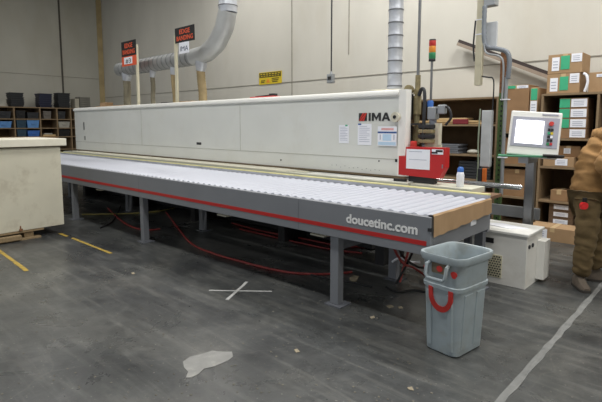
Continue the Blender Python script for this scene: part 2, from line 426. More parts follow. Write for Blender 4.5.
# base under and behind the conveyor
b = B(); b.box((M0+.1, 4.95, .02), (-3.35, 5.45, 1.02)); b.build('machine_base', dark, mach)
b = B(); b.box((M0, 4.40, .90), (M1+.2, MY+.02, .985)); b.build('bed', mat('bed_cream', (206, 206, 190), .5, var=.05), mach)
b = B()
for x in (-11, -8.8, -6.7, -4.6, -3.0): b.box((x, 4.5, 0), (x+.12, 4.95, .90))
b.box((M0+.1, 4.6, .30), (M1, 4.68, .42)); b.build('base_frame', dark, mach)
b = B(); b.box((-4.0, 4.42, .985), (M1+.2, 4.62, .994)); b.build('feed_track', mat('track_white', (224, 224, 218), .4), mach)
b = B(); b.box((-2.74, 4.44, .99), (-2.6, 4.49, 1.02), bev=.004); b.build('track_stop', black, mach)
# board lying in the infeed
p0 = AY(283, 171, 4.5)
b = B(); b.prism([(-11.3, 4.40), (-4.55, 4.40), (-4.1, 4.58), (-4.55, 4.66), (-11.3, 4.66)], 2, .987, 1.0); o = b.build('board', mat('cream_board', (222, 218, 200), .6, var=.03), loc=(-8, 4.5, .987))
tag(o, 'long cream board lying along the machine infeed behind the rollers', 'board')

# red guard at the near end of the machine
gy = 4.5
gd = thing('red_guard_box', 'bright red sheet metal guard box at the right end of the white machine', 'guard', (-2.45, gy, .99))
b = B(); off = (-2.45, gy, .99)
pts = [(-2.715, 1.06), (-2.715, 1.265), (-2.635, 1.265), (-2.63, 1.365), (-2.18, 1.37), (-2.18, 1.17), (-2.24, 1.05)]
b.prism(pts, 1, gy, gy+.1); b.build('guard_shell', redbox, gd, off=off)
b = B(); b.box((-2.325, gy-.004, 1.30), (-2.2, gy, 1.352)); b.box((-2.325, gy-.007, 1.308), (-2.26, gy-.003, 1.325), mi=1); b.box((-2.28, gy-.007, 1.326), (-2.205, gy-.003, 1.345), mi=1); b.build('guard_sticker', [paper, black], gd, off=off)
b = B(); b.box((-2.21, gy-.004, 1.16), (-2.198, gy, 1.2)); b.build('guard_latch', steel, gd, off=off)
b = B(); b.box((-2.6, gy+.02, .99), (-2.3, gy+.09, 1.06)); b.build('guard_foot', dark, gd, off=off)

def notice(name, label, x0, x1, z0, z1, y, lines=9, extra=None, cat='paper notice', sk=0):
    b = B(); b.box((x0, y-.003, z0), (x1, y, z1))
    w_, h_ = x1-x0, z1-z0
    for k in range(lines):
        zz = z1-h_*(.12+.8*k/max(1, lines)); l = w_*(.75 if k % 3 else .55)
        b.box((x0+w_*.12, y-.0042, zz-.003), (x0+w_*.12+l, y-.0028, zz+.003), mi=1)
    if extra: extra(b)
    o = b.build(name, [paper, ink, inkblue, lightblue, pinkink, green], loc=((x0+x1)/2, y, z0)); tag(o, label, cat)
    return o
ny = MY-.0015
notice('paper_notice', 'white printed sheet taped left of the IMA logo, farthest left notice', -3.70, -3.545, 1.375, 1.60, ny, extra=lambda b: b.box((-3.60, ny-.005, 1.585), (-3.565, ny-.003, 1.602), mi=5))
notice('paper_notice', 'white printed sheet taped directly under the IMA logo', -3.41, -3.21, 1.36, 1.615, ny, extra=lambda b: b.box((-3.405, ny-.005, 1.60), (-3.36, ny-.003, 1.618), mi=2))
def safety():
    y = MY-.0125; x0, x1 = -3.115, -2.86
    b = B(); b.box((x0, y-.004, 1.36), (x1, y-.001, 1.585))
    b.box((x0, y-.0055, 1.505), (x1, y-.0035, 1.525), mi=1); b.box((x0+.07, y-.0055, 1.42), (x1-.07, y-.0035, 1.495), mi=2)
    b.box((x0+.05, y-.0055, 1.54), (x1-.04, y-.0035, 1.565), mi=3); b.box((x0+.01, y-.0055, 1.37), (x1-.01, y-.0035, 1.405), mi=2)
    for x in (x0+.03, x1-.04): b.box((x, y-.006, 1.43), (x+.012, y-.0035, 1.49), mi=4)
    o = b.build('safety_notice', [paper, inkblue, lightblue, pinkink, ink], loc=(-2.99, y, 1.36)); tag(o, 'blue and white safety sheet with a dark blue bar, right of the other machine notices', 'paper notice')
safety()
o = notice('paper_notice', 'white sheet taped on the red guard box', -2.62, -2.345, 1.135, 1.345, gy-.001, lines=2)

# ------------------------------------------------------------------ dust ducts on the machine
dp = thing('dust_extraction_duct', 'silver extraction duct running above the white machine and turning up at an elbow', 'duct', (-8.5, 5.3, 2.7))
off = (-8.5, 5.3, 2.7)
def ribbed(path, r, pitch, amp, seg=20):
    """sweep with ring ridges"""
    P = [Vector(p) for p in path]; pts = []; rs = []
    for k in range(len(P)-1):
        L0 = (P[k+1]-P[k]).length; n = max(1, int(L0/pitch))
        for j in range(n):
            for t, a in ((0, 0), (.35, 0), (.5, amp), (.65, 0)):
                f = (j+t)/n; pts.append(P[k].lerp(P[k+1], f)); rs.append(r+a)
    pts.append(P[-1]); rs.append(r); return pts, rs
ductline = mat('duct_seam', (112, 114, 118), .5, .5)
def ringmark(b, P, rs):
    mx = max(rs)
    for k in range(len(P)):
        if rs[k] > mx-.0005:
            d = (P[min(k+1, len(P)-1)]-P[k-1]).normalized(); b.tube([P[k]-d*.008, P[k]+d*.008], rs[k]+.001, 24, mi=1)
b = B(); p_, r_ = ribbed([(-10.45, 5.3, 2.86), (-7.65, 5.3, 2.87)], .145, .16, .008); b.tube(p_, r_, 20, mi=0); ringmark(b, p_, r_); b.build('duct_run', [ductw, ductline], dp, off=off, smooth=True)
b = B(); b.tube([(-10.66, 5.3, 2.86), (-10.64, 5.3, 2.86), (-10.58, 5.3, 2.86), (-10.44, 5.3, 2.86)], [.07, .12, .15, .15], 20); b.build('end_cap', ductw, dp, off=off, smooth=True)
b = B(); b.tube([(-7.66, 5.3, 2.87), (-7.3, 5.3, 2.89), (-7.25, 5.3, 2.90), (-6.98, 5.3, 3.02), (-6.94, 5.3, 3.05), (-6.74, 5.3, 3.26), (-6.715, 5.3, 3.3), (-6.62, 5.3, 3.55)], [.155, .155, .162, .162, .17, .162, .168, .16], 20); b.build('elbow', mat('elbow_metal', (186, 188, 188), .5, .35, var=.06), dp, off=off, smooth=True)
b = B(); p_, r_ = ribbed([(-6.62, 5.3, 3.52), (-6.57, 5.3, 6.9)], .16, .2, .008); b.tube(p_, r_, 24, mi=0); ringmark(b, p_, r_); b.build('riser', [duct, ductline], dp, off=off, smooth=True)
for x, r, m in ((-10.29, .085, hosegr), (-9.17, .05, hosegr), (-8.38, .052, hosetan), (-7.45, .082, hosetan)):
    b = B(); b.tube([(x+.03, 5.3, 2.8), (x+.02, 5.3, 2.68), (x, 5.3, 2.6)], [r*1.35, r*1.3, r*1.02], 14); b.build('tap_collar', duct, dp, off=off, smooth=True)
    h = B(); path = smooth_path([(x, 5.3, 2.62), (x+.02, 5.3, 2.4), (x+.05 if x > -9 else x, 5.3, 2.2), (x+.05 if x > -9 else x, 5.3, 1.995)], 9)
    h.tube(path, [r*(1 if k % 2 else .93) for k in range(len(path))], 14); h.build('drop_hose', m, dp, off=off, smooth=True)
# second vertical duct
vd = thing('spiral_duct', 'bright spiral ribbed duct rising from the machine top beside the logo', 'duct', (-3.42, 5.4, 2.0)); off = (-3.42, 5.4, 2.0)
b = B(); p_, r_ = ribbed([(-3.345, 5.4, 2.02), (-3.345, 5.4, 6.95)], .092, .155, .006)
b.tube(p_, r_, 24, mi=0); ringmark(b, p_, r_); b.build('duct_pipe', [duct, ductline], vd, off=off, smooth=True)
b = B(); b.lathe([(.14, 0), (.14, .03), (.11, .035), (.11, .06)], (-3.345, 5.4, 2.0), 24); b.build('flange', offwhite, vd, off=off, smooth=True)
# small lids on the machine top
for u0, u1, v, lab, m, nm in ((98, 123, 106, 'small cardboard offcut lying on the machine top at its far left end', card, 'cardboard_offcut'), (163, 170, 102.5, 'small dark part lying on the machine top between the sign posts', dark, 'metal_offcut'), (252, 276, 98, 'dark red clamp lying on the machine top under the yellow wall sign', redpaint, 'clamp'), (373, 388, 93, 'flat beige strip lying on the machine top beside the spiral duct', offwhite, 'strip'), (180, 194, 102, 'thin tan wooden strip lying on the machine top behind the second sign post', card, 'strip')):
    a, c = AY(u0, v, 4.95), AY(u1, v, 4.95); b = B(); b.box((a.x, 4.9, 2.0), (c.x, 5.05, 2.03), bev=.006)
    if nm == 'clamp': b.box((c.x-.12, 4.92, 2.03), (c.x-.02, 5.0, 2.065), mi=1); b.cyl((a.x+.1, 4.94, 2.03), (c.x, 4.94, 2.045), .012, mi=1)
    if nm == 'cardboard_offcut': b.box((a.x+.1, 4.95, 2.03), (a.x+.45, 5.1, 2.11), bev=.004)
    o = b.build(nm, [m, dark], loc=(a.x, 4.95, 2.0)); tag(o, lab, 'offcut' if nm != 'clamp' else 'clamp')
# sign posts
def sign_post(px, sx0, sx1, st, sb, lab, second):
    x = px; t = thing('sign_post', lab, 'sign', (x, 4.85, 2.0)); o_ = (x, 4.85, 2.0)
    b = B(); b.box((x-.03, 4.83, 2.0), (x+.03, 4.87, st-.1), bev=.004); b.box((x-.06, 4.8, 2.0), (x+.06, 4.9, 2.01)); b.build('post', beige, t, off=o_)
    b = B(); b.box((sx0, 4.818, sb), (sx1, 4.828, st)); b.build('sign_board', black, t, off=o_)
    W = sx1-sx0; Hh = st-sb; mid = (sx0+sx1)/2
    for s_, zz in (('EDGE', st-Hh*.44), ('BANDING', sb+Hh*.14)):
        text('sign_lettering', s_, Hh*.42, (mid-x-(W*.27 if s_ == 'EDGE' else W*.42), 4.816-4.85, zz-2.0), orange, t, bold=.002, width=W*(.54 if s_ == 'EDGE' else .84), label='orange lettering %s' % s_)
    if second:
        b = B(); b.box((sx0, 4.818, sb-.19), (sx1, 4.828, sb)); b.box((sx0+.11, 4.812, sb-.155), (sx1-.15, 4.818, sb-.02), mi=1); b.build('number_board', [orange, paper], t, off=o_)
        text('number_lettering', '#3', .12, (sx0+.17-x, 4.81-4.85, sb-.135-2), lettb, t, bold=.0, width=.22)
    else:
        b = B(); b.box((sx0+.12, 4.818, sb-.19), (sx1-.18, 4.828, sb)); b.build('number_board', paper, t, off=o_)
        text('number_lettering', 'IMA', .12, (sx0+.15-x, 4.815-4.85, sb-.15-2), mat('letter_slate', (96, 104, 124), .6), t, bold=.0, width=.24)
sign_post(-8.95, -9.52, -8.93, 3.29, 2.99, 'beige post with black and orange EDGE BANDING sign and orange number board below', True)
sign_post(-7.55, -7.52, -6.93, 3.30, 3.04, 'beige post with black and orange EDGE BANDING sign nearest the duct elbow', False)

# yellow wall sign
b = B(); b.box((-9.13, YB-.02, 2.62), (-8.32, YB-.001, 2.92)); p = b
b.box((-9.11, YB-.024, 2.79), (-8.34, YB-.019, 2.905), mi=1)
for k, (xa, xb_, za) in enumerate(((-9.05, -8.9, 2.70), (-9.05, -8.93, 2.66), (-8.66, -8.4, 2.74), (-8.66, -8.42, 2.70), (-8.64, -8.45, 2.66))): b.box((xa, YB-.024, za), (xb_, YB-.019, za+.022), mi=1)
for k in range(7): b.box((-9.07+k*.105, YB-.027, 2.86), (-9.0+k*.105, YB-.023, 2.88), mi=0); b.box((-9.05+k*.1, YB-.027, 2.815), (-8.99+k*.1, YB-.023, 2.83), mi=0)
tri = [(-8.86, 2.655), (-8.72, 2.655), (-8.79, 2.77)]; b.prism(tri, 1, YB-.024, YB-.019, mi=2)
o = b.build('wall_sign', [yellow, mat('ink_olive', (84, 76, 30), .7), lorange], loc=(-8.72, YB-.02, 2.62)); tag(o, 'small yellow warning sign on the back wall above the machine', 'sign')
# pendant control
pn = thing('pendant_outlet', 'grey outlet box hanging on a thin black cable above the machine', 'pendant', (-5.71, 7.0, 2.38)); off = (-5.71, 7.0, 2.38)
b = B(); b.cyl((-5.71, 7.0, 2.58), (-5.71, 7.0, ZC), .014, seg=8); b.build('cable', charcoal, pn, off=off)
b = B(); b.box((-5.79, 6.96, 2.38), (-5.65, 7.04, 2.55), bev=.01); b.tube([(-5.71, 7, 2.54), (-5.71, 7, 2.6)], [.03, .018], 10); b.box((-5.76, 6.955, 2.44), (-5.68, 6.962, 2.50), mi=1); b.build('outlet_box', [galv, dark], pn, off=off)

# ------------------------------------------------------------------ air supply, stack light, clutter at machine end
ar = thing('air_supply_pipe', 'thin vertical air pipe dropping from the ceiling to brass valves at the machine end', 'pipe', (-2.73, 4.9, 1.4)); off = (-2.73, 4.9, 1.4)
b = B(); b.cyl((-2.73, 4.9, 2.15), (-2.73, 4.9, ZC), .017, seg=10); b.build('riser_pipe', steel, ar, off=off, smooth=True)
brass = mat('brass_fitting', (150, 138, 104), .45, .3, var=.2, scale=20)
b = B(); b.cyl((-2.73, 4.9, 1.93), (-2.73, 4.9, 2.16), .03); b.cyl((-2.73, 4.9, 1.95), (-2.73, 4.9, 2.0), .05, seg=6); b.cyl((-2.73, 4.9, 1.72), (-2.73, 4.9, 1.93), .045); b.cyl((-2.73, 4.9, 1.55), (-2.73, 4.9, 1.72), .028); b.cyl((-2.73, 4.9, 1.38), (-2.73, 4.9, 1.55), .038, seg=6); b.build('valve', brass, ar, off=off, smooth=True)
b = B(); b.cyl((-2.82, 4.84, 2.0), (-2.82, 4.88, 2.0), .055, seg=18); b.cyl((-2.82, 4.9, 2.0), (-2.73, 4.9, 2.0), .012, seg=6); b.build('gauge', brass, ar, off=off, smooth=True)
b = B(); b.tube(smooth_path([(-2.7, 4.88, 1.93), (-2.66, 4.86, 2.0), (-2.61, 4.84, 1.95), (-2.60, 4.82, 1.6), (-2.6, 4.82, 1.38)]), .02, 8); b.build('drop_hose', charcoal, ar, off=off, smooth=True)
b = B(); b.box((-2.79, 4.84, 1.66), (-2.77, 4.88, 1.95)); b.box((-2.80, 4.8, 1.60), (-2.62, 4.86, 1.62)); b.box((-2.78, 4.82, 1.35), (-2.76, 4.86, 1.6)); b.build('bracket', dark, ar, off=off)
fr = thing('air_regulator', 'grey and blue air filter regulator beside the brass valves', 'regulator', (-2.52, 4.88, 1.38)); off = (-2.52, 4.88, 1.38)
b = B(); b.box((-2.57, 4.83, 1.66), (-2.47, 4.93, 1.80), bev=.01); b.box((-2.46, 4.85, 1.72), (-2.37, 4.91, 1.82), bev=.01); b.build('regulator_body', galv, fr, off=off)
b = B(); b.lathe([(.02, 0), (.038, .03), (.04, .14), (.03, .16)], (-2.52, 4.88, 1.52), 14); b.build('filter_bowl', mat('bowl_grey', (120, 124, 134), .3), fr, off=off, smooth=True)
b = B(); b.lathe([(.034, 0), (.036, .05), (.03, .07)], (-2.56, 4.88, 1.80), 14); b.build('adjust_knob', blue, fr, off=off, smooth=True)
b = B(); b.cyl((-2.52, 4.9, 1.38), (-2.52, 4.9, 1.53), .016, seg=8); b.tube(smooth_path([(-2.4, 4.88, 1.8), (-2.33, 4.86, 1.78), (-2.3, 4.86, 1.68), (-2.36, 4.86, 1.6)]), .014, 8); b.build('fitting_pipe', dark, fr, off=off, smooth=True)
mb = thing('valve_manifold', 'rack of beige and dark valve blocks standing behind the red guard box', 'manifold', (-2.65, 4.9, .99)); off = (-2.65, 4.9, .99)
b = B(); b.box((-2.60, 4.86, .99), (-2.45, 4.98, 1.38)); b.build('manifold_frame', offwhite, mb, off=off)
for k in range(4):
    b = B(); b.box((-2.66, 4.8, 1.40+k*.055), (-2.48, 4.88, 1.44+k*.055), bev=.006); b.build('valve_block', dark if k % 2 else brass, mb, off=off)
b = B(); b.box((-2.60, 4.86, 1.38), (-2.44, 4.94, 1.62)); b.build('manifold_plate', offwhite, mb, off=off)
b = B(); b.box((-2.71, 4.72, 1.3), (-2.66, 4.8, 1.42), bev=.01); b.box((-2.7, 4.78, 1.33), (-2.68, 4.87, 1.36)); b.build('red_switch', redpaint, mb, off=off)
st = thing('signal_tower', 'stack light with red, amber and green segments on a thin grey pole', 'signal light', (-2.6, 4.97, 1.62)); off = (-2.6, 4.97, 1.62)
b = B(); b.cyl((-2.6, 4.97, 1.62), (-2.6, 4.97, 2.32), .014, seg=10); b.build('pole', steel, st, off=off)
for k, m in enumerate((charcoal, lgreen, lorange, lred)):
    z0_ = (2.31, 2.335, 2.405, 2.475)[k]; z1_ = (2.335, 2.405, 2.475, 2.535)[k]
    b = B(); b.lathe([(.036, 0), (.038, .004), (.038, z1_-z0_-.004), (.036, z1_-z0_)], (-2.6, 4.97, z0_), 18); q = b.build('lamp_base' if k == 0 else 'lamp_segment', m, st, off=off, smooth=True)
    if k: q['label'] = ('', 'green segment', 'amber segment', 'red segment')[k]
b = B(); b.lathe([(.038, 0), (.036, .014), (.01, .018)], (-2.6, 4.97, 2.535), 18); b.build('lamp_cap', charcoal, st, off=off, smooth=True)

# ------------------------------------------------------------------ outfeed clutter right of machine
b = B(); b.tube([(-3.0, 4.88, .995), (-1.56, 4.88, .995), (-1.535, 4.88, .99)], [.018, .018, .008], 12); b.tube([(-3.0, 4.84, .975), (-1.56, 4.84, .975), (-1.54, 4.84, .975)], [.012, .012, .006], 8)
b.box((-2.7, 4.8, .93), (-2.62, 4.92, .98)); o = b.build('guide_rail', chrome, loc=(-2.3, 4.88, .97), smooth=True); tag(o, 'long chrome guide rail with rounded end sticking out beyond the machine', 'rail')
bt = thing('spray_bottle', 'white bottle with a blue cap standing behind the conveyor end', 'bottle', (-2.02, 4.52, .985))
b = B(); b.lathe([(.03, 0), (.036, .01), (.038, .12), (.03, .15), (.014, .165)], seg=16); b.build('bottle_body', paper, bt, smooth=True)
b = B(); b.lathe([(.03, .15), (.032, .16), (.03, .185), (.02, .2)], seg=16); b.build('cap', blue, bt, smooth=True)
sup = thing('outfeed_support', 'pale steel outfeed support table beyond the end of the machine bed', 'support', (-2.1, 4.6, 0)); off = (-2.1, 4.6, 0)
b = B(); b.box((-2.52, 4.42, .9), (-1.86, 4.75, .985), bev=.004); b.build('support_top', mat('bed_cream', (206, 206, 190)), sup, off=off)
for x in (-2.36, -1.95):
    b = B(); b.box((x, 4.5, 0), (x+.06, 4.56, .9)); b.build('leg', greyd, sup, off=off)
b = B(); b.box((-1.88, 4.42, .90), (-1.68, 4.72, .93)); o = b.build('wooden_offcut', mat('brown_plank', (112, 84, 62), .8, var=.2), loc=(-1.78, 4.5, .9)); tag(o, 'short brown plank sticking out at the end of the outfeed bed', 'plank')
bx = B(); bx.box((-1.82, 4.44, 0.02), (-1.74, 4.52, .90)); bx.box((-1.86, 4.4, 0), (-1.7, 4.56, .02)); o = bx.build('support_post', greyd, loc=(-1.78, 4.48, 0)); tag(o, 'grey steel post under the short brown plank', 'post')

# ------------------------------------------------------------------ chiller cabinet
ch = thing('cooling_unit', 'low white cooling cabinet with a perforated vent standing behind the grey bin', 'cooling unit', (-1.72, 5.06, 0)); off = (-1.72, 5.13, 0.025)
chw = mat('chiller_white', (232, 231, 226), .5, var=.03, scale=4, stain=(170, 160, 140), samount=.35)
b = B(); b.box((-2.12, 4.84, .02), (-1.437, 5.32, .545), bev=.004); b.build('cabinet_body', chw, ch, off=off)
b = B(); b.box((-2.14, 4.82, .545), (-1.42, 5.34, .575), bev=.006); b.build('lid', whitebright, ch, off=off)
b = B(); b.box((-2.1, 4.86, 0.025), (-1.45, 5.3, .03)); b.build('plinth', dark, ch, off=off)
b = B(); b.box((-1.842, 4.834, .435), (-1.755, 4.841, .485)); b.build('display_window', black, ch, off=off)
b = B(); b.box((-1.96, 4.832, .09), (-1.665, 4.841, .32), mi=0)
for i in range(11):
    for j in range(9):
        x = -1.952+i*.0255+(.012 if j % 2 else 0); z = .10+j*.0245
        if x < -1.68: b.box((x, 4.829, z), (x+.015, 4.8325, z+.013), mi=1)
b.build('vent_grille', [mat('grille_cream', (206, 200, 172), .6), dark], ch, off=off)
b = B(); b.box((-1.437, 5.15, .06), (-1.36, 5.33, .46), bev=.003); b.build('side_panel', chw, ch, off=off)
for dy, z in ((.06, .44), (.16, .44)):
    b = B(); b.cyl((-1.437, 4.84+dy, z), (-1.425, 4.84+dy, z), .02, seg=12); b.build('gauge_port', charcoal, ch, off=off)
b = B(); pl = [(-2.0, 4.98), (-1.66, 4.9), (-1.50, 5.02), (-1.80, 5.12)]; b.prism(pl, 2, .551, .557); o = b.build('paper_sheet', paper, loc=(-1.75, 5, .551)); tag(o, 'loose white papers lying on the cooling cabinet lid', 'paper')
tl = thing('heat_gun', 'small red and black hand tool lying on the cooling cabinet lid', 'tool', (-2.02, 5.0, .551))
b = B(); b.tube([(-.06, 0, .03), (0, 0, .035), (.07, .02, .03)], [.02, .028, .018], 10); b.build('tool_body', redpaint, tl, smooth=True)
b = B(); b.tube([(0, 0, .02), (.05, -.07, .018), (.09, -.1, .014)], [.014, .016, .014], 8); b.build('tool_handle', black, tl, smooth=True)

# ------------------------------------------------------------------ control terminal
ty = 5.18; tx = -1.555
tm = thing('control_terminal', 'white operator terminal with a lit screen on a grey post', 'terminal', (tx, ty+.3, 0))
b = B(); b.box((-.145, -.04, .02), (-.055, .04, 1.25), bev=.006); b.build('post', steel, tm)
b = B(); b.box((-.3, -.1, 0), (.1, .16, .02)); b.build('foot_plate', steel, tm)
Mt = Matrix.Translation((.0, -.27, 1.518)) @ Matrix.Rotation(R(20), 4, 'Z') @ Matrix.Rotation(R(4), 4, 'Y') @ Matrix.Rotation(R(-14), 4, 'X') @ Matrix.Scale(1.06, 4)
b = B(); b.box((-.225, 0, -.225), (.225, .12, .215), bev=.012, M=Mt); b.build('housing', whitebright, tm)
b = B(); b.box((-.205, -.006, -.14), (.205, .002, .155), M=Mt); b.build('bezel', panelgrey, tm)
b = B(); b.box((-.17, -.012, -.11), (.075, -.005, .12), M=Mt); b.build('screen', screen, tm)
b = B(); b.cyl(Mt @ Vector((.135, -.006, .095)), Mt @ Vector((.135, -.035, .095)), .022, seg=16); b.build('emergency_stop', redpaint, tm, smooth=True)
for i in range(2):
    for j in range(5):
        cc = [[black, black], [green, yellow], [black, paper], [black, black], [lgreen, lred]][j][i]
        b = B(); b.box((.112+i*.026, -.014, .04-j*.035-.012), (.134+i*.026, -.004, .04-j*.035+.012), M=Mt); b.build('button', cc, tm)
b = B(); b.box((.05, -.006, .18), (.19, 0, .194), M=Mt); b.build('badge', panelgrey, tm)
M2 = Matrix.Translation((-.005, -.27, 0)) @ Matrix.Rotation(R(20), 4, 'Z')
b = B(); b.box((-.33, -.14, 1.275), (.12, .06, 1.292), bev=.004, M=M2); b.build('tray', greentray, tm)
b = B(); b.box((.12, -.13, 1.27), (.26, .05, 1.288), bev=.004, M=M2); b.tube([M2 @ Vector((.08, -.15, 1.3)), M2 @ Vector((.2, -.15, 1.295)), M2 @ Vector((.27, -.13, 1.29))], .013, 8); b.build('tray_edge', black, tm)
b = B(); b.box((-.15, -.26, 1.2), (-.05, .05, 1.265)); b.box((-.10, -.22, 1.25), (.0, -.14, 1.5)); b.build('arm', steel, tm)

# ------------------------------------------------------------------ grey beam pedestal behind chiller
b = B(); b.box((-2.7, 5.85, .50), (-1.65, 5.89, .63)); b.box((-2.6, 5.85, 0), (-2.52, 5.89, .5)); b.box((-1.82, 5.85, 0), (-1.76, 5.89, .5)); o = b.build('steel_crossbeam', galv, loc=(-2, 5.87, 0)); tag(o, 'low grey steel crossbeam on two legs behind the cooling cabinet', 'beam')

# ------------------------------------------------------------------ hanging pole, conduits, rusty post
py = 6.0
hp = thing('hanging_square_pole', 'beige square pole hanging from the ceiling with grey boxes on it', 'pole', (-2.47, py, 2.1)); off = (-2.47, py, 2.1)
b = B(); b.box((-2.53, py-.035, 2.1), (-2.45, py+.035, ZC)); b.build('pole', beige, hp, off=off)
a = AY(484, 9, py)
b = B(); b.box((-2.44, py-.06, 3.05), (-2.30, py+.06, 3.5), bev=.008); b.build('upper_box', galv, hp, off=off)
b = B(); b.box((-2.43, py-.02, 2.55), (-2.28, py+.02, 2.86), bev=.004); b.build('lower_box', mat('light_grey_box', (190, 194, 198), .5), hp, off=off)
b = B(); b.box((-2.535, py-.04, 2.72), (-2.44, py+.04, 2.735)); b.box((-2.54, py-.04, 2.9), (-2.44, py+.04, 2.912)); b.build('clamp_band', paper, hp, off=off)
b = B(); b.tube(smooth_path([(-2.545, py-.03, 2.9), (-2.56, py-.03, 2.6), (-2.54, py-.03, 2.4)]), .011, 8); b.build('cable_loop', charcoal, hp, off=off, smooth=True)
cb = thing('flexible_conduit', 'thick grey flexible conduit curving from the hanging pole down beside the rusty post', 'conduit', (-2.2, py, .8)); off = (-2.2, py, .8)
b = B(); pth = [(-2.415, py-.08, 3.05), (-2.41, py-.08, 2.7), (-2.37, py-.08, 2.56), (-2.25, py-.08, 2.52), (-2.13, py-.08, 2.47), (-2.09, py-.08, 2.36), (-2.1, py-.08, 2.15)]
pp = smooth_path(pth, 12); b.tube(pp, [.026+.004*(k % 2) for k in range(len(pp))], 10); b.build('flex_hose', mat('flex_grey', (126, 132, 140), .5, .2), cb, off=off, smooth=True)
b = B(); b.cyl((-2.115, py-.08, .75), (-2.115, py-.08, 2.17), .022, seg=10); b.build('rigid_pipe', galv, cb, off=off, smooth=True)
b = B(); pp = smooth_path([(-2.4, py-.1, 2.6), (-2.36, py-.1, 2.48), (-2.2, py-.1, 2.42), (-2.15, py-.1, 2.3), (-2.15, py-.1, 1.9)], 8); b.tube(pp, .012, 8); b.build('thin_conduit', galv, cb, off=off, smooth=True)
b = B(); b.tube(smooth_path([(-2.45, py, 2.21), (-2.36, py-.02, 2.19), (-2.3, py-.02, 2.17), (-2.285, py-.02, 2.05), (-2.29, py-.02, 1.7), (-2.29, py-.02, 1.3)], 6), .009, 6); b.build('thin_cable', charcoal, cb, off=off, smooth=True)
b = B(); b.box((-2.17, py-.11, 1.90), (-2.07, py-.05, 1.912)); b.box((-2.17, py-.11, 1.2), (-2.07, py-.05, 1.212)); b.build('conduit_strap', paper, cb, off=off)
# rusty slotted post
rp = thing('slotted_upright', 'rusty slotted steel upright with green lower part beside the conduit', 'upright', (-2.2, 6.15, 0)); off = (-2.2, 6.15, 0)
olive = mat('green_racking', (74, 100, 56), .7, var=.3, scale=30)
b = B(); b.box((-2.27, 6.12, 2.0), (-2.19, 6.16, 2.5)); b.build('upper_section', rust, rp, off=off)
b = B(); b.box((-2.27, 6.12, .02), (-2.19, 6.16, 2.0))
for k in range(30): b.box((-2.24, 6.115, .15+k*.062), (-2.22, 6.121, .175+k*.062), mi=1)
b.build('lower_section', [olive, black], rp, off=off)
b = B(); b.box((-2.32, 6.06, 0), (-2.14, 6.22, .02)); b.build('base_plate', rust, rp, off=off)
# control cabinet hanging beside post
cc = thing('grey_control_box', 'tall narrow grey control box left of the rusty slotted upright', 'control box', (-2.36, 6.0, .95)); off = (-2.36, 6.0, .95)
b = B(); b.box((-2.39, 5.9, 1.08), (-2.27, 5.98, 1.78), bev=.006); b.build('box_body', mat('light_grey_box', (190, 194, 198)), cc, off=off)
b = B(); b.box((-2.38, 5.92, 1.05), (-2.28, 5.97, 1.08)); b.cyl((-2.34, 5.95, 0), (-2.34, 5.95, 1.08), .02, seg=8); b.build('stand', steel, cc, off=off)
b = B(); b.tube(smooth_path([(-2.41, 5.9, 1.8), (-2.42, 5.9, 1.4), (-2.41, 5.9, 1.1), (-2.42, 5.9, .8)]), .01, 6); b.build('cable', mat('cable_greygreen', (140, 150, 130), .6), cc, off=off, smooth=True)
for k, (x, m, l) in enumerate(((-2.37, charcoal, 'dark handled brush hanging under the grey control box'), (-2.315, orangep, 'orange handled tool hanging under the grey control box'))):
    b = B(); b.box((x-.025, 5.86, .85), (x+.025, 5.895, 1.06), bev=.006); b.cyl((x, 5.878, .7), (x, 5.878, .86), .018, mi=1, seg=8); o = b.build('hand_tool', [m, dark], loc=(x, 5.88, .7)); tag(o, l, 'tool')
# diagonal strut on the back wall
sa, sb_ = AY(459, 42.5, 8.15), AY(551, 76, 8.15)
d = (sb_-sa); Ls = d.length; ang = math.atan2(d.z, d.x)
MS = Matrix.Translation(sa) @ Matrix.Rotation(-ang, 4, 'Y')
b = B(); b.box((0, -.05, 0), (Ls, .05, .05), M=MS); b.box((0, -.055, -.055), (Ls, .05, 0), mi=1, M=MS); o = b.build('diagonal_rail', [mat('strut_dark', (58, 48, 46), .6), mat('strut_tan', (150, 136, 122), .6)], loc=sa); tag(o, 'dark sloping rail fixed on the back wall above the shelving', 'rail')

# ------------------------------------------------------------------ shelving at the back right
def shelf_unit(name, label, x0, x1, y0, y1, zs, posts, th=.03, top=None):
    t = thing(name, label, 'shelving', ((x0+x1)/2, (y0+y1)/2, 0)); o_ = ((x0+x1)/2, (y0+y1)/2, 0)
    for z in zs:
        b = B(); b.box((x0, y0, z-th), (x1, y1, z)); b.build('shelf_board', wood, t, off=o_)
    for x in posts:
        b = B(); b.box((x-.015, y0+.002, 0), (x+.015, y1, zs[-1]-th)); b.build('divider', wood, t, off=o_)
    b = B(); b.box((x0, y1, 0), (x1, y1+.01, zs[-1])); b.build('back_board', woodd, t, off=o_)
    return t
shelf_unit('wooden_shelving', 'wooden shelving between the machine end and the slotted upright', -4.6, -2.86, 7.7, 8.2, [.2, .70, 1.11, 1.61, 2.05], [-4.585, -2.875])
shelf_unit('wooden_shelving', 'narrow wooden shelving behind the operator terminal', -2.78, -2.2, 7.55, 8.15, [.06, .5, 1.0, 1.5], [-2.765, -2.215])
shelf_unit('wooden_shelving', 'wooden shelving full of cartons behind the standing person', -2.17, -.55, 7.5, 8.2, [.035, .5, 1.0, 1.41, 2.05], [-2.155, -1.45, -.565])

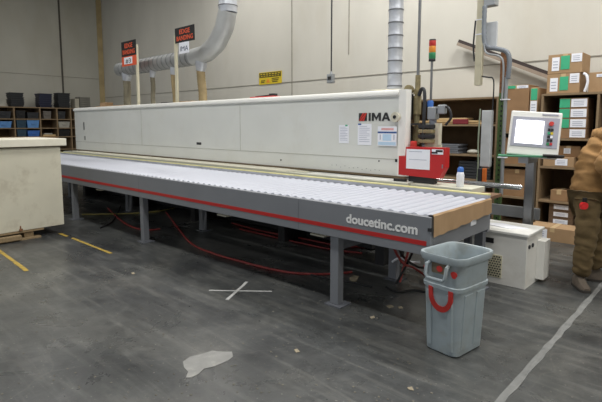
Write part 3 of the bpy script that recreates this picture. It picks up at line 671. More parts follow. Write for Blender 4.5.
def carton(name, label, x0, x1, y0, y1, z0, z1, m=card, greenf=None, labs=(), rot=0, group=None, tapef=True):
    cx, cy = (x0+x1)/2, (y0+y1)/2
    t = thing(name, label, 'box', (cx, cy, z0), rot, group); a, c, h = (x1-x0)/2, (y1-y0)/2, z1-z0
    b = B(); b.box((-a, -c, 0), (a, c, h), bev=.003); b.build('carton_body', m, t)
    if tapef: b = B(); b.box((-.03, -c-.002, h-.06), (.03, c+.002, h+.002)); b.build('packing_tape', tapeb, t)
    if greenf: b = B(); b.box((-a+2*a*greenf[0], -c-.004, h*greenf[2]), (-a+2*a*greenf[1], -c-.001, h*greenf[3])); b.build('green_label', green, t)
    for l in labs:
        b = B(); b.box((-a+2*a*l[0], -c-.004, h*l[2]), (-a+2*a*l[1], -c-.001, h*l[3]))
        w_ = 2*a*(l[1]-l[0])
        for k in range(3): b.box((-a+2*a*l[0]+w_*.15, -c-.005, h*(l[2]+(l[3]-l[2])*(.2+.22*k))), (-a+2*a*l[1]-w_*.2, -c-.0035, h*(l[2]+(l[3]-l[2])*(.28+.22*k))), mi=1)
        b.build('white_label', [paper, ink], t)
    return t
# two big cartons on the right shelving
carton('cardboard_carton', 'upper of two stacked cartons with green and white labels on the right shelving', -2.12, -1.68, 7.55, 8.0, 2.33, 2.60, greenf=(.38, .64, .2, .9), labs=[(.12, .34, .15, .85), (.68, .98, .55, .98)])
carton('cardboard_carton', 'lower of two stacked cartons with green and white labels on the right shelving', -2.12, -1.70, 7.55, 8.0, 2.052, 2.325, greenf=(.4, .66, .15, .85), labs=[(.1, .34, .1, .8), (.7, .98, .5, .98)])
carton('cardboard_carton', 'brown carton on top of the shelving right of the two stacked cartons', -1.6, -1.15, 7.6, 8.05, 2.052, 2.32, m=card, labs=[(.2, .5, .75, .9)])
b = B(); b.tube(smooth_path([(-1.66, 7.56, 2.31), (-1.62, 7.545, 2.28), (-1.6, 7.54, 2.18), (-1.63, 7.54, 2.06)]), .018, 8); o = b.build('plastic_band', paper, loc=(-1.62, 7.55, 2.055)); tag(o, 'white plastic band standing between the cartons on the top shelf', 'band')
# tall cartons
carton('cardboard_carton', 'big brown carton with a green edge strip behind the slotted upright', -2.72, -2.36, 7.56, 8.0, 1.502, 2.2, m=card2, greenf=(.0, .45, .93, .99), labs=[(.5, .95, .93, .99)])
carton('cardboard_carton', 'narrow upright carton with green and white label beside the tall brown carton', -2.345, -2.235, 7.56, 8.0, 1.502, 2.15, greenf=(.1, .9, .72, .98), labs=[(.1, .9, .42, .7)])
carton('cardboard_carton', 'plain brown carton in the narrow shelving under the tall carton', -2.72, -2.3, 7.6, 8.0, 1.002, 1.4, m=card2)
carton('cardboard_carton', 'wide brown carton low in the narrow shelving behind the terminal post', -2.7, -2.28, 7.6, 8.0, .502, .92, m=card2)
# stack of four flat cartons behind the person
for k in range(4):
    carton('flat_carton', ('topmost', 'second from the top', 'third from the top', 'bottom')[k]+' of four flat cartons stacked beside the terminal, green and white ends', -1.93, -1.58, 7.53, 7.95, 1.412+(3-k)*.142, 1.412+(3-k)*.142+.138, m=card2, greenf=(.0, .38, .05, .95) if k < 3 else None, labs=[(.42, .98, .1, .92)], tapef=False, group=None)
carton('flat_carton', 'brown carton with white label on the shelf just below the four flat cartons', -2.1, -1.7, 7.505, 7.95, 1.002, 1.14, labs=[(.4, .8, .15, .85)])
carton('flat_carton', 'dark carton on its own behind the labelled carton, upper of the low pair', -1.95, -1.65, 7.6, 7.95, 1.142, 1.3, m=card2, labs=[(.3, .6, .3, .8)])
carton('flat_carton', 'small brown carton on the shelf just above the dark low cartons', -1.98, -1.76, 7.52, 7.8, .502, .66, m=card2)
for k in range(4):
    carton('flat_carton', ('topmost', 'second from the top', 'third from the top', 'bottom')[k]+' of four dark cartons with white labels low on the right shelving', -2.0, -1.68, 7.56, 7.95, .04+(3-k)*.106, .04+(3-k)*.106+.102, m=mat('cardboard_shade', (106, 84, 64), .85), labs=[(.2, .8, .2, .8)], tapef=False)
carton('cardboard_carton', 'low brown carton with white label on the floor before the right shelving', -2.12, -1.5, 7.05, 7.42, 0, .19, labs=[(.12, .4, .2, .85)])
carton('cardboard_carton', 'brown carton deep in the middle bay at the right picture edge', -1.18, -.65, 7.55, 8.0, 1.412, 1.9, m=card2)

# contents of the left of these shelvings
woodpale = mat('pale_wood', (190, 162, 118), .75, var=.1)
def lie(name, lab, cat, x0, x1, y0, y1, z0, z1, m, bev=.006, rot=0):
    cx, cy = (x0+x1)/2, (y0+y1)/2
    b = B(); Mr = Matrix.Translation((cx, cy, 0)) @ Matrix.Rotation(rot, 4, 'Z') @ Matrix.Translation((-cx, -cy, 0))
    b.box((x0, y0, z0), (x1, y1, z1), bev=bev, M=Mr); o = b.build(name, m, loc=(cx, cy, z0)); return tag(o, lab, cat)
lie('board', 'pale board lying on the upper shelf, lowest of the small pile', 'board', -4.3, -3.0, 7.75, 8.1, 1.612, 1.64, woodpale)
lie('board', 'pale board on the upper shelf, middle of the small pile', 'board', -4.3, -3.2, 7.74, 8.08, 1.642, 1.675, woodpale)
lie('board', 'short pale board topping the small pile on the upper shelf', 'board', -4.1, -3.4, 7.76, 8.05, 1.677, 1.72, woodpale)
lie('rag_bundle', 'dark red bundle lying at the front of the upper shelf boards', 'bundle', -3.62, -3.35, 7.705, 7.74, 1.612, 1.70, mat('maroon_cloth', (120, 36, 44), .8), bev=.012)
for k in range(5):
    lie('dark_board', 'dark board in the pile on the second shelf beside the red guard box', 'board', -4.2, -3.50-.02*(k % 2), 7.74, 8.1, 1.112+k*.032, 1.112+k*.032+.03, greyd).__setitem__('group', 'dark boards on the second shelf')
b = B(); b.ball((-3.3, 7.85, 1.15), .1, (1, .9, .42)); o = b.build('cloth_bundle', greybin, loc=(-3.3, 7.85, 1.112), smooth=True); tag(o, 'pale crumpled bundle on the second shelf right of the dark boards', 'bundle')
for k in range(6):
    lie('dark_tray', 'dark flat tray in the stack on the low shelf behind the white bottle', 'tray', -3.5+.01*(k % 2), -2.95, 7.74, 8.1, .702+k*.05, .702+k*.05+.042, charcoal).__setitem__('group', 'dark trays on the low shelf')

# ------------------------------------------------------------------ left shelving with bins
SX = -16.7
ls = thing('bin_shelving', 'long wooden pigeonhole shelving against the left wall', 'shelving', (SX-.3, 4.8, 0)); off = (SX-.3, 4.8, 0)
for z in (.4, .8, 1.22, 1.51, 1.80, 2.17):
    b = B(); b.box((SX-.6, 3.0, z-.03), (SX, 6.72, z)); b.build('shelf_board', wood, ls, off=off)
b = B(); b.box((SX, 3.0, 1.15), (SX+.02, 6.1, 1.235)); b.build('front_rail', mat('orange_timber', (150, 118, 80), .75, var=.15), ls, off=off)
for y in (3.0, 3.9, 4.85, 5.6, 6.12, 6.56, 6.7):
    b = B(); b.box((SX-.59, y-.02, 0), (SX-.005, y+.02, 2.14)); b.build('divider', wood, ls, off=off)
b = B(); b.box((SX-.61, 3.0, 0), (SX-.6, 6.72, 2.17)); b.build('back_board', woodd, ls, off=off)
def tray_mesh(m, wx, wy, h):
    b = B(); t = .012; f = .84
    def ring(sx_, sy_, z): return [Vector((-sx_, -sy_, z)), Vector((sx_, -sy_, z)), Vector((sx_, sy_, z)), Vector((-sx_, sy_, z))]
    a, c = wx/2, wy/2
    b.rings([ring(a*f-t, c*f-t, t), ring(a*f, c*f, 0), ring(a*.96, c*.96, h-.02), ring(a, c, h-.02), ring(a, c, h), ring(a-t, c-t, h), ring(a*f-t, c*f-t, t)], cap=False)
    b.bm.faces.new([v for v in b.bm.verts if abs(v.co.z-t) < 1e-5][:4])
    return b
def stack(y0, y1, n, h, m, lab, grp, hh=.1):
    first = None
    for k in range(n):
        if first is None:
            b = tray_mesh(m, .42, y1-y0, hh); first = b.build('storage_tray', m); o = first
        else: o = first.copy(); COL.objects.link(o)
        o.location = (SX-.28+random.uniform(-.01, .01), (y0+y1)/2+random.uniform(-.012, .012), 2.172+k*h)
        o.rotation_euler.z = random.uniform(-.07, .07); tag(o, lab, 'tray', grp)
stack(4.79, 5.18, 6, .068, charcoal, 'black tray in the leftmost stack on top of the left shelving', 'leftmost tray stack')
stack(5.62, 6.02, 6, .07, navy, 'navy tray in the middle stack on top of the left shelving', 'navy tray stack')
stack(6.2, 6.59, 7, .066, charcoal, 'black tray in the stack nearest the machine, on top of the left shelving', 'tray stack nearest the machine')
lie('white_box', 'pale low box on the left shelving top at the picture edge', 'box', SX-.5, SX-.1, 4.25, 4.66, 2.172, 2.36, greybin)
lie('pale_carton', 'pale carton on the left shelving top right of the tray stacks', 'box', SX-.45, SX-.05, 6.52, 6.7, 2.172, 2.5, mat('pale_carton', (176, 170, 154), .8)) if False else None
rk = thing('low_rack', 'dark rack standing between the pigeonhole shelving and the room corner', 'rack', (SX-.3, 7.2, 0)); off = (SX-.3, 7.2, 0)
for z in (1.2, 1.7, 2.17):
    b = B(); b.box((SX-.6, 6.76, z-.03), (SX, 7.9, z)); b.build('rack_shelf', dark, rk, off=off)
for y in (6.78, 7.88):
    for x in (SX-.58, SX-.03):
        b = B(); b.box((x-.02, y-.02, 0), (x+.02, y+.02, 2.14)); b.build('rack_upright', dark, rk, off=off)
for k in range(6):
    lie('grey_tray', 'pale grey tray in the stack on the dark rack near the corner', 'tray', SX-.5, SX-.1, 6.92, 7.28, 2.172+k*.066, 2.172+k*.066+.06, mat('dull_grey_plastic', (116, 114, 106), .6)).__setitem__('group', 'grey trays on the corner rack')
lie('pale_carton', 'pale carton left of the grey tray stack on the corner rack', 'box', SX-.5, SX-.1, 6.76, 6.90, 2.172, 2.5, mat('pale_carton', (176, 170, 154), .8))
lie('brown_carton', 'flat brown carton on the corner rack behind the machine', 'box', SX-.5, SX-.1, 7.4, 7.85, 2.172, 2.24, card2)
def bin_(lab, y0, y1, z, h, m):
    t = thing('storage_bin', lab, 'storage bin', (SX-.2, (y0+y1)/2, z))
    b = tray_mesh(m, .36, y1-y0, h); b.build('bin_body', m, t)
    b = B(); b.box((.17, -.06, h*.45), (.192, .06, h*.62)); b.build('label_holder', m, t)
bins = [
 ('light blue bin at the picture edge in the middle row of the left shelving', 4.3, 4.78, 1.512, .2, bluel),
 ('dark bin at the picture edge in the top row of the left shelving', 4.3, 4.78, 1.802, .22, charcoal),
 ('teal dark bin in the middle row left of the light blue bin', 4.9, 5.18, 1.512, .24, mat('teal_plastic', (44, 72, 92), .5)),
 ('light blue bin in the middle row beside the teal bin', 5.2, 5.57, 1.512, .24, bluel),
 ('teal dark bin in the bottom row beside the bright blue bin', 4.9, 5.18, 1.222, .24, mat('teal_plastic', (44, 72, 92))),
 ('bright blue bin in the bottom row beside the teal bin', 5.2, 5.57, 1.222, .2, blue),
 ('black bin in the top row above the teal bins', 4.9, 5.18, 1.802, .25, black),
 ('charcoal bin in the top row above the light blue bin', 5.22, 5.57, 1.802, .2, charcoal),
 ('grey brown bin in the top row of the third bay', 5.7, 5.95, 1.802, .25, mat('taupe_plastic', (110, 104, 98), .6)),
 ('pale grey wide bin in the middle row of the fourth bay', 6.15, 6.53, 1.512, .2, greybin),
 ('black bin in the bottom row of the fourth bay', 6.16, 6.52, 1.222, .22, black),
 ('charcoal bin in the top row of the fourth bay', 6.16, 6.4, 1.802, .25, charcoal)]
for a in bins: bin_(*a)
lie('flat_board', 'pale flat board in the bottom row of the third bay of the left shelving', 'board', SX-.4, SX-.02, 5.66, 6.05, 1.225, 1.29, woodpale)
lie('flat_board', 'short pale board on top of the flat board in the third bay', 'board', SX-.4, SX-.02, 5.7, 5.95, 1.292, 1.33, greybin)

# ------------------------------------------------------------------ cream cabinet on pallet, left
ca = thing('cream_cabinet', 'large scuffed cream cabinet with an overhanging top at the left picture edge', 'cabinet', (-7.3, 2.69, .13), R(2))
b = B(); b.box((-1.0, -1.9, 0), (0, 0, 1.155), bev=.004); b.build('cabinet_body', offwhite, ca)
b = B(); b.box((-1.06, -1.96, 1.17), (.06, .07, 1.275), bev=.008); b.build('cabinet_top', mat('cream_top', (226, 222, 206), .5, var=.04, stain=(180, 170, 140)), ca)
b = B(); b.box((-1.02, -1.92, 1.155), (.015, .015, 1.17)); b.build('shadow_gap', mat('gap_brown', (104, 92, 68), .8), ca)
b = B(); b.box((-.02, -.61, .0), (.02, -.57, .03)); b.box((-.001, -.6, .02), (.006, -.585, .07)); b.build('rusty_bracket', rust, ca)
pa = thing('wooden_pallet', 'worn wooden pallet under the cream cabinet', 'pallet', (-7.3, 2.5, 0), R(2))
for y in (-1.85, -1.1, -.35):
    b = B(); b.box((-.95, y, .022), (-.02, y+.12, .1)); b.build('stringer', woodt, pa)
for x in (-.95, -.75, -.55, -.35, -.12):
    b = B(); b.box((x, -1.9, .1), (x+.13, -.1, .125)); b.build('deck_board', woodt, pa)
for x in (-.95, -.5, -.09):
    b = B(); b.box((x, -1.9, 0), (x+.13, -.15, .022)); b.build('bottom_board', woodt, pa)
b = B(); b.box((.02, -1.9, .02), (.1, -.42, .085), bev=.008); b.build('front_board', woodt, pa)

# ------------------------------------------------------------------ grey bin
cn = thing('trash_can', 'tall grey plastic trash can with red painted marks in front of the conveyor end', 'trash can', (-1.422, 3.17, 0), R(-8))
def rr(a, c, r, z, n=5, fr=0):
    out = []
    for sx_, sy_, a0_ in ((1, 1, 0), (-1, 1, 90), (-1, -1, 180), (1, -1, 270)):
        for k in range(n+1):
            t = R(a0_+90*k/n); out.append(Vector((sx_*(a-r)+r*math.cos(t), sy_*(c-r)+r*math.sin(t), z)))
    return out
b = B(); HT = .715
def lvl(z): f = z/HT; return (.130+.032*f, .172+.036*f)
prof = []
for z, o_ in ((0.0, -.012), (.012, 0), (.30, 0), (.47, 0), (.475, .009), (.50, .009), (.505, .002), (.66, .002), (.665, .016), (.70, .022), (.715, .018)):
    a_, c_ = lvl(z); prof.append(rr(a_+o_, c_+o_, .05+.03*z/HT, z))
for z, o_ in ((.712, .004), (.69, -.006), (.3, -.01), (.03, -.012)):
    a_, c_ = lvl(z); prof.append(rr(a_+o_, c_+o_, .045+.03*z/HT, z))
b.rings(prof, cap=True); b.build('can_body', binp, cn, smooth=True)
# embossed side panels
b = B()
for s_ in (1,):
    for y0_, y1_ in ((-.13, -.02), (.02, .13)):
        a1_, a2_ = lvl(.05)[0], lvl(.45)[0]
        b.rings([[Vector((a1_-.005, y0_, .05)), Vector((a1_+.006, y0_+.008, .055)), Vector((a1_+.006, y1_-.008, .055)), Vector((a1_-.005, y1_, .05))], [Vector((a2_-.005, y0_, .45)), Vector((a2_+.006, y0_+.008, .445)), Vector((a2_+.006, y1_-.008, .445)), Vector((a2_-.005, y1_, .45))]])
b.build('raised_panel', binp, cn)
b = B()
for x0_, x1_ in ((-.105, -.06), (.06, .105)):
    c1_, c2_ = lvl(.04)[1], lvl(.45)[1]
    b.rings([[Vector((x0_, -c1_+.005, .04)), Vector((x0_+.006, -c1_-.007, .045)), Vector((x1_-.006, -c1_-.007, .045)), Vector((x1_, -c1_+.005, .04))], [Vector((x0_, -c2_+.005, .45)), Vector((x0_+.006, -c2_-.007, .445)), Vector((x1_-.006, -c2_-.007, .445)), Vector((x1_, -c2_+.005, .45))]])
b.build('raised_rib', binp, cn)
yf_ = lambda z: -lvl(z)[1]-.004
# handle
b = B(); ph = [(-.075, yf_(.64)+.0, .655), (-.08, yf_(.6)-.035, .645), (-.078, yf_(.56)-.05, .575), (-.06, yf_(.55)-.05, .553), (.06, yf_(.55)-.05, .553), (.078, yf_(.56)-.05, .575), (.08, yf_(.6)-.035, .645), (.075, yf_(.64), .655)]
b.tube(ph, .013, 10); b.build('handle', binp, cn, smooth=True)
b = B(); b.box((-.06, yf_(.62)-.003, .585), (.06, yf_(.62)+.012, .655)); b.build('handle_recess', mat('recess_brown', (110, 98, 80), .7), cn)
# painted red marks: two eyes and a smile
b = B()
def spot(x, z, r):
    y = yf_(z)-.003; b.rings([[Vector((x+r*(1+.15*math.sin(3*t))*math.cos(t), y+(0 if q else .004), z+r*math.sin(t))) for t in [2*math.pi*k/14 for k in range(14)]] for q in (0, 1)])
spot(-.11, .605, .017); b.build('red_spot', redpaint, cn)
b = B(); spot(.115, .60, .024); b.build('red_spot', redpaint, cn)
b = B(); x, z, r = .005, .62, .024
y = yf_(.62)-.006; b.rings([[Vector((x+r*math.cos(t), y+(0 if q else .004), z+r*.9*math.sin(t))) for t in [2*math.pi*k/14 for k in range(14)]] for q in (0, 1)]); b.build('red_spot', redpaint, cn)
b = B(); n_ = 20; rg = []
for k in range(n_+1):
    t = math.pi+math.pi*k/n_; cx_, cz_ = .012, .43
    ro_, ri_ = .095, .064
    za = cz_+1.25*ro_*math.sin(t); zb = cz_+1.25*ri_*math.sin(t)
    xa, xb = cx_+ro_*math.cos(t), cx_+ri_*math.cos(t)
    if k in (0, n_): za += .05; zb += .05
    rg.append([Vector((xa, yf_(za)-.008, za)), Vector((xb, yf_(zb)-.008, zb)), Vector((xb, yf_(zb)+.008, zb)), Vector((xa, yf_(za)+.008, za))])
b.rings(rg); b.build('red_smile', redpaint, cn)

# ------------------------------------------------------------------ floor markings
def strip(name, lab, cat, p, q, w_, m, wob=.0, z1=.003):
    p, q = Vector(p), Vector(q); p.z = q.z = 0; d = (q-p).normalized(); n_ = Vector((-d.y, d.x, 0))*w_/2
    L0 = (q-p).length; K = max(2, int(L0/.12)); l1 = []; l2 = []
    for k in range(K+1):
        c = p.lerp(q, k/K); l1.append(c+n_*(1+random.uniform(-wob, wob))); l2.append(c-n_*(1+random.uniform(-wob, wob)))
    b = B(); b.prism([(v.x, v.y) for v in l1+l2[::-1]], 2, .0005, z1); o = b.build(name, m, loc=(p+q)/2); return tag(o, lab, cat)
strip('floor_stripe', 'yellow floor line running from near the cabinet toward the conveyor legs', 'floor marking', G(72, 238), G(111, 253.5), .042, yellowtape, .15)
strip('floor_stripe', 'yellow floor line cut by the left picture edge', 'floor marking', G(-6, 247), G(27, 271), .045, yellowtape, .15)
strip('floor_stripe', 'short yellow floor line end just right of the pallet', 'floor marking', G(60, 233.5), G(67, 236.5), .05, yellowtape, .15)
strip('floor_tape', 'longer strip of the white tape cross on the floor', 'floor marking', G(209, 290.5), G(272, 291.5), .024, whitetape, .15)
strip('floor_tape', 'shorter slanted strip of the white tape cross on the floor', 'floor marking', G(227, 300), G(247, 282), .03, whitetape, .15, z1=.0045)
strip('floor_stripe', 'worn grey white floor line at the right, running toward the shelving', 'floor marking', (-.911, -.5, 0), (-.911, 6.9, 0), .045, wornpaint, .25)
pts = [G(u, v) for u, v in ((183, 362), (190, 357), (203, 354), (212, 351), (222, 352), (232, 352), (233, 357), (228, 361), (221, 364), (214, 367), (204, 369), (199, 374), (191, 378), (186, 378), (188, 372), (184, 368))]
b = B(); b.prism([(p.x, p.y) for p in pts], 2, .0005, .0035); o = b.build('cement_patch', cement, loc=(pts[0].x, pts[0].y, 0)); tag(o, 'irregular pale cement patch on the floor in the foreground', 'floor patch')
chipm = mat('chip', (150, 140, 120), .9, var=.1)
def scrap(name, lab, poly, m, h=.004):
    P = [G(*q) for q in poly]; b = B(); b.prism([(p.x, p.y) for p in P], 2, .0005, h); o = b.build(name, m, loc=(P[0].x, P[0].y, 0)); return tag(o, lab, 'scrap')
scrap('wood_chip', 'pale tan wood scrap on the floor between the near conveyor legs', ((349, 279.5), (353, 276), (359, 277), (356, 282), (350, 281.5)), chipm, .012)
for poly, l in ((((386, 306), (391, 305), (394, 307), (389, 308.5)), 'pale wood sliver on the floor right of the near conveyor leg'), (((370, 317), (374, 316), (375, 318), (371, 319)), 'small tan wood chip on the floor before the near conveyor leg'), (((407, 388), (412, 387), (414, 391), (409, 390)), 'pale chip on the floor near the bottom picture edge'), (((398, 307), (402, 306.5), (403, 308.5), (399, 308.8)), 'pale chip on the floor just left of the trash can'), (((294, 350), (297, 349), (300, 352), (296, 353)), 'small pale chip on the floor left of the trash can, mid foreground'), (((131, 273), (134, 272.5), (135, 274), (132, 274.4)), 'tiny white chip on the floor left of the tape cross'), (((245, 263), (249, 262.5), (249, 265), (246, 265)), 'tiny white chip on the floor beside the red hose')):
    scrap('wood_chip', l, poly, chipm)
dust = B(); rnd = random.Random(3)
for k in range(300):
    u, v = rnd.uniform(0, 440), rnd.uniform(262, 402); p = G(u, v); s = rnd.uniform(.002, .006)
    dust.box((p.x-s, p.y-s, .0003), (p.x+s*rnd.uniform(.5, 1.8), p.y+s, .003))
o = dust.build('sawdust', mat('sawdust', (116, 112, 102), .9, var=.2)); tag(o, 'scattered sawdust crumbs on the concrete floor', 'sawdust', kind='stuff')

# ------------------------------------------------------------------ hoses and cables under the conveyor
def hose(name, lab, px, r, m, z=None, cat='hose'):
    P = []
    for q in px:
        zz = q[2] if len(q) > 2 else r
        P.append(G(q[0], q[1], zz))
    b = B(); b.tube(smooth_path(P, 6), r, 8); o = b.build(name, m, loc=(P[0].x, P[0].y, 0), smooth=True); return tag(o, lab, cat)
hose('air_hose', 'red hose sweeping across the floor from the middle to the near conveyor leg', [(166, 212), (178, 228), (192, 244), (215, 254), (243, 262), (275, 270), (300, 273.5), (329, 274), (352, 272)], .013, redhose)
hose('air_hose', 'black cable lying beside the long red hose', [(300, 271), (320, 277), (350, 282), (372, 287)], .009, blackhose)
hose('air_hose', 'red hose crossing the floor behind the second conveyor leg', [(108, 208), (118, 218), (130, 226), (145, 230), (160, 229)], .013, redhose)
hose('air_hose', 'yellow hose lying behind the second conveyor leg', [(82, 214.5), (110, 214), (140, 213), (165, 210), (180, 205.5)], .014, yellhose)
hose('air_hose', 'upper of two dull red hoses deep under the conveyor', [(232, 223), (262, 231), (300, 238), (335, 245), (365, 247)], .013, redhose)
hose('air_hose', 'lower of two dull red hoses deep under the conveyor', [(240, 229), (270, 236), (310, 245), (336, 250), (362, 253)], .011, redhose)
hose('air_hose', 'black cable curving on the floor toward the trash can', [(386, 287), (398, 292), (412, 290), (425, 292)], .01, blackhose)
hose('air_hose', 'black cable loop beside the second conveyor leg', [(100, 228), (112, 222), (118, 212), (121, 205)], .012, blackhose)
for k, (a, m, l) in enumerate((([(392, 244, .55), (398, 256, .4), (404, 264, .3), (414, 268, .15), (426, 276, .02)], redhose, 'red hose looping down behind the conveyor end'), ([(410, 243, .55), (407, 256, .4), (404, 266, .2), (400, 282, .02)], mat('pink_hose', (206, 96, 90), .5), 'pinkish red hose dropping beside the rear conveyor leg'), ([(398, 240, .6), (402, 255, .4), (416, 266, .2), (428, 268, .1)], blackhose, 'black hose tangled behind the conveyor end'), ([(416, 244, .5), (408, 262, .25), (396, 284, .02)], blackhose, 'black cable slanting down behind the trash can'), ([(392, 262, .2), (400, 258, .25), (410, 262, .2), (420, 262, .2)], paper, 'white cable in the hose tangle behind the conveyor end'))):
    hose('air_hose', l, a, .012, m)

# ------------------------------------------------------------------ person
FX = Vector((math.cos(YAW), math.sin(YAW), 0)); DX = Vector((-math.sin(YAW), math.cos(YAW), 0))
# local frame: +X is the way the person faces, +Y the left side (away from the camera)
base = G(580, 288); base.z = 0
pe = thing('person', 'person in a tan hooded jacket and olive trousers standing at the right picture edge', 'person', base, YAW)
skinm = mat('skin', (190, 146, 120), .55, var=.04)
jac = mat('tan_canvas', (152, 116, 72), .9, var=.2, scale=9, bump=.9, bscale=9)
trs = mat('olive_canvas', (100, 83, 54), .9, var=.2, scale=9, bump=.9, bscale=8)
bootm = mat('boot_leather', (98, 88, 78), .8, var=.15, scale=20)
# joints
hipc = (.10, .10, .93); rh, rk_, ra = (.04, .0, .90), (.025, .0, .50), (.0, .0, .12)
lh, lk, la = (.17, .2, .90), (.25, .2, .50), (.27, .22, .12)
ch_ = (.20, .10, 1.27); nk = (.27, .10, 1.48); hd = (.285, .10, 1.58); ht = (.30, .10, 1.66)
rs_, re_, rw = (.2, -.08, 1.38), (.05, -.15, 1.23), (.27, -.12, 1.10)
ls_, le_, lw = (.28, .28, 1.38), (.34, .34, 1.17), (.54, .26, 1.08)
body = skin('body', [hipc, (.14, .1, 1.08), ch_, (.245, .1, 1.38), nk, hd, ht, rs_, re_, rw, ls_, le_, lw, rh, rk_, ra, lh, lk, la, (.34, -.1, 1.07), (.6, .24, 1.04)],
     [(0, 1), (1, 2), (2, 3), (3, 4), (4, 5), (5, 6), (3, 7), (7, 8), (8, 9), (3, 10), (10, 11), (11, 12), (0, 13), (13, 14), (14, 15), (0, 16), (16, 17), (17, 18), (9, 19), (12, 20)],
     [.12, .12, .13, .10, .055, .085, .07, .055, .045, .032, .055, .045, .032, .08, .06, .045, .08, .06, .045, .034, .034], skinm, pe)
def folds(o, amp, sc, warp):
    me = o.data; ns = [v.normal.copy() for v in me.vertices]
    for v, n_ in zip(me.vertices, ns):
        p = Vector((v.co.x*sc*.7, v.co.y*sc*.7, v.co.z*sc*1.5+v.co.x*warp))
        v.co += n_*amp*((1-abs(noise.noise(p))*2.2)+.5*noise.noise(p*2.7))
jk = skin('jacket', [(.09, .10, .90), (.10, .10, .95), (.135, .10, 1.08), (.17, .1, 1.20), (.205, .1, 1.31), (.235, .1, 1.40), (.26, .1, 1.47)],
     [(0, 1), (1, 2), (2, 3), (3, 4), (4, 5), (5, 6)],
     [(.165, .18), (.17, .185), (.18, .19), (.187, .2), (.182, .2), (.155, .18), .10], jac, pe, sub=3)
folds(jk, .022, 7, 4)
slv = skin('sleeve', [(.22, -.07, 1.41), (.18, -.11, 1.37), (.11, -.155, 1.30), (.045, -.175, 1.23), (.11, -.16, 1.17), (.20, -.135, 1.12), (.265, -.12, 1.095)],
     [(k, k+1) for k in range(6)], [.08, .09, .088, .083, .078, .07, .06], jac, pe, sub=3)
folds(slv, .024, 9, 7)
sl2 = skin('sleeve', [(.27, .24, 1.4), (.30, .30, 1.3), (.34, .34, 1.17), (.44, .30, 1.11), (.53, .265, 1.08)],
     [(k, k+1) for k in range(4)], [.085, .09, .085, .072, .06], jac, pe, sub=3)
folds(sl2, .012, 8, 6)
hd_ = B(); pp = smooth_path([(.38, -.02, 1.46), (.28, -.05, 1.485), (.205, -.02, 1.50), (.175, .07, 1.505), (.18, .15, 1.505), (.25, .24, 1.495), (.34, .22, 1.47)], 6)
hd_.tube(pp, [.04+.022*math.sin(math.pi*k/(len(pp)-1))+.006*math.sin(k*1.3) for k in range(len(pp))], 14)
o = hd_.build('hood', jac, pe, smooth=True); folds(o, .01, 12, 4)
b = B(); b.ball((.285, .1, 1.62), .105, (1.0, .84, 1.0)); b.ball((.285, .1, 1.57), .109, (1.0, .86, .35)); b.build('knit_hat', mat('grey_knit', (124, 116, 106), .95, var=.1, scale=30), pe, smooth=True)
b = B(); b.ball((.31, .10, 1.54), .086, (1.05, .82, 1.15)); b.ball((.403, .1, 1.53), .018, (1, .7, 1.2)); b.ball((.32, .027, 1.53), .022, (.7, .35, 1.2)); b.build('face', skinm, pe, smooth=True)
for y in (.07, .13):
    b = B(); b.ball((.386, y, 1.555), .011); b.build('eye', black, pe, smooth=True)
b = B(); b.box((.39, .075, 1.485), (.4, .125, 1.492)); b.build('mouth', mat('lip', (150, 90, 80), .6), pe)
for nm_, W_, s_ in (('right_hand', (.31, -.11, 1.08), 1), ('left_hand', (.57, .25, 1.06), -1)):
    vs = [W_, (W_[0]+.05, W_[1], W_[2]-.02)]; ed = [(0, 1)]; ra_ = [.026, (.034, .02)]
    for k in range(4):
        bx_, by_, bz_ = W_[0]+.075, W_[1]+(k-1.5)*.02, W_[2]-.03
        i0 = len(vs); ln = (.032, .038, .036, .028)[k]
        vs += [(bx_, by_, bz_), (bx_+ln, by_, bz_-.012), (bx_+ln*1.5, by_, bz_-.035)]; ed += [(1, i0), (i0, i0+1), (i0+1, i0+2)]; ra_ += [.010, .009, .008]
    i0 = len(vs); vs += [(W_[0]+.03, W_[1]-.035*s_*-1, W_[2]-.03), (W_[0]+.065, W_[1]+.045*s_, W_[2]-.045)]; ed += [(0, i0), (i0, i0+1)]; ra_ += [.012, .009]
    skin(nm_, vs, ed, ra_, skinm, pe, sub=1)
tr_ = skin('trousers', [(.12, .10, .93), (.035, .02, .84), (.03, .0, .70), (.03, .0, .52), (.015, .0, .34), (.0, .0, .12), (.17, .19, .84), (.22, .2, .70), (.26, .2, .52), (.275, .21, .34), (.28, .22, .12)],
     [(0, 1), (1, 2), (2, 3), (3, 4), (4, 5), (0, 6), (6, 7), (7, 8), (8, 9), (9, 10)],
     [(.16, .17), .115, .105, .095, .082, .075, .12, .108, .098, .085, .08], trs, pe, sub=3)
folds(tr_, .016, 8, 3)
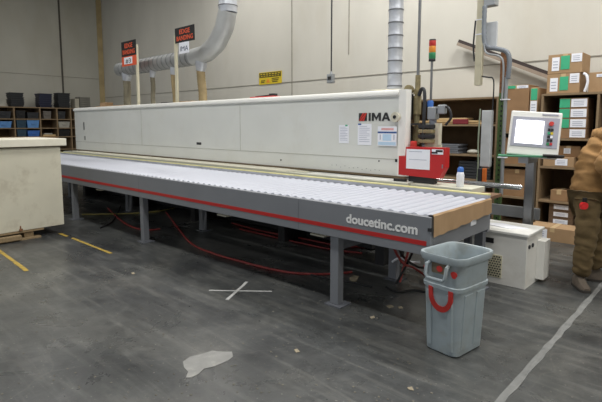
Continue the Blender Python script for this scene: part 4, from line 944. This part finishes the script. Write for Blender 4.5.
def boot(ax, ay, dx, dy):
    b = B(); d = Vector((dx, dy, 0)).normalized(); s = Vector((-d.y, d.x, 0)); o_ = Vector((ax, ay, 0)); rg = []
    for f_, w_, h_ in ((-.085, .028, .05), (-.07, .04, .12), (0, .046, .15), (.045, .044, .12), (.09, .048, .078), (.14, .046, .065), (.17, .03, .045)):
        c = o_+d*f_; rg.append([c+s*w_*a_+Vector((0, 0, zz*h_)) for a_, zz in ((-1, .16), (-1, .55), (-.7, .9), (0, 1), (.7, .9), (1, .55), (1, .16))])
    b.rings(rg); q = b.build('boot', bootm, pe, smooth=True)
    b = B(); rg = []
    for f_, w_ in ((-.09, .032), (-.07, .043), (.02, .046), (.09, .051), (.145, .049), (.178, .032)):
        c = o_+d*f_; rg.append([c+s*w_*a_+Vector((0, 0, zz)) for a_, zz in ((-1, 0), (-1, .024), (1, .024), (1, 0))])
    b.rings(rg); sl = b.build('boot_sole', mat('boot_sole', (60, 56, 52), .8), q)
boot(-.0, .02, -.12, -.9); boot(.29, .22, .9, -.3)
tp = thing('tape_measure', 'bright red tape measure clipped to the pocket of the person', 'tool', base+FX*-.075+DX*-.1+Vector((0, 0, .84)), YAW)
b = B(); b.cyl((0, -.015, 0), (0, .02, 0), .034, seg=16); b.box((-.03, -.016, -.034), (.0, .02, .0), bev=.004); b.build('case', mat('bright_red', (214, 36, 40), .4), tp, smooth=True)
b = B(); b.box((-.01, .0, .02), (.03, .018, .075), bev=.004); b.build('clip', black, tp)

# ------------------------------------------------------------------ camera and colour
cd = bpy.data.cameras.new('camera'); cam = bpy.data.objects.new('camera', cd); COL.objects.link(cam)
cam.location = (0, 0, H); cam.rotation_euler = (R(90)-PITCH, 0, YAW)
cd.sensor_fit = 'HORIZONTAL'; cd.sensor_width = 36; cd.lens = F/602*36; cd.shift_x = 0; cd.shift_y = -24/602; cd.clip_start = .05; cd.clip_end = 100
SC.camera = cam
SC.view_settings.view_transform = 'Standard'; SC.view_settings.look = 'None'; SC.view_settings.gamma = 1
SC.view_settings.use_curve_mapping = False; SC.view_settings.exposure = 0
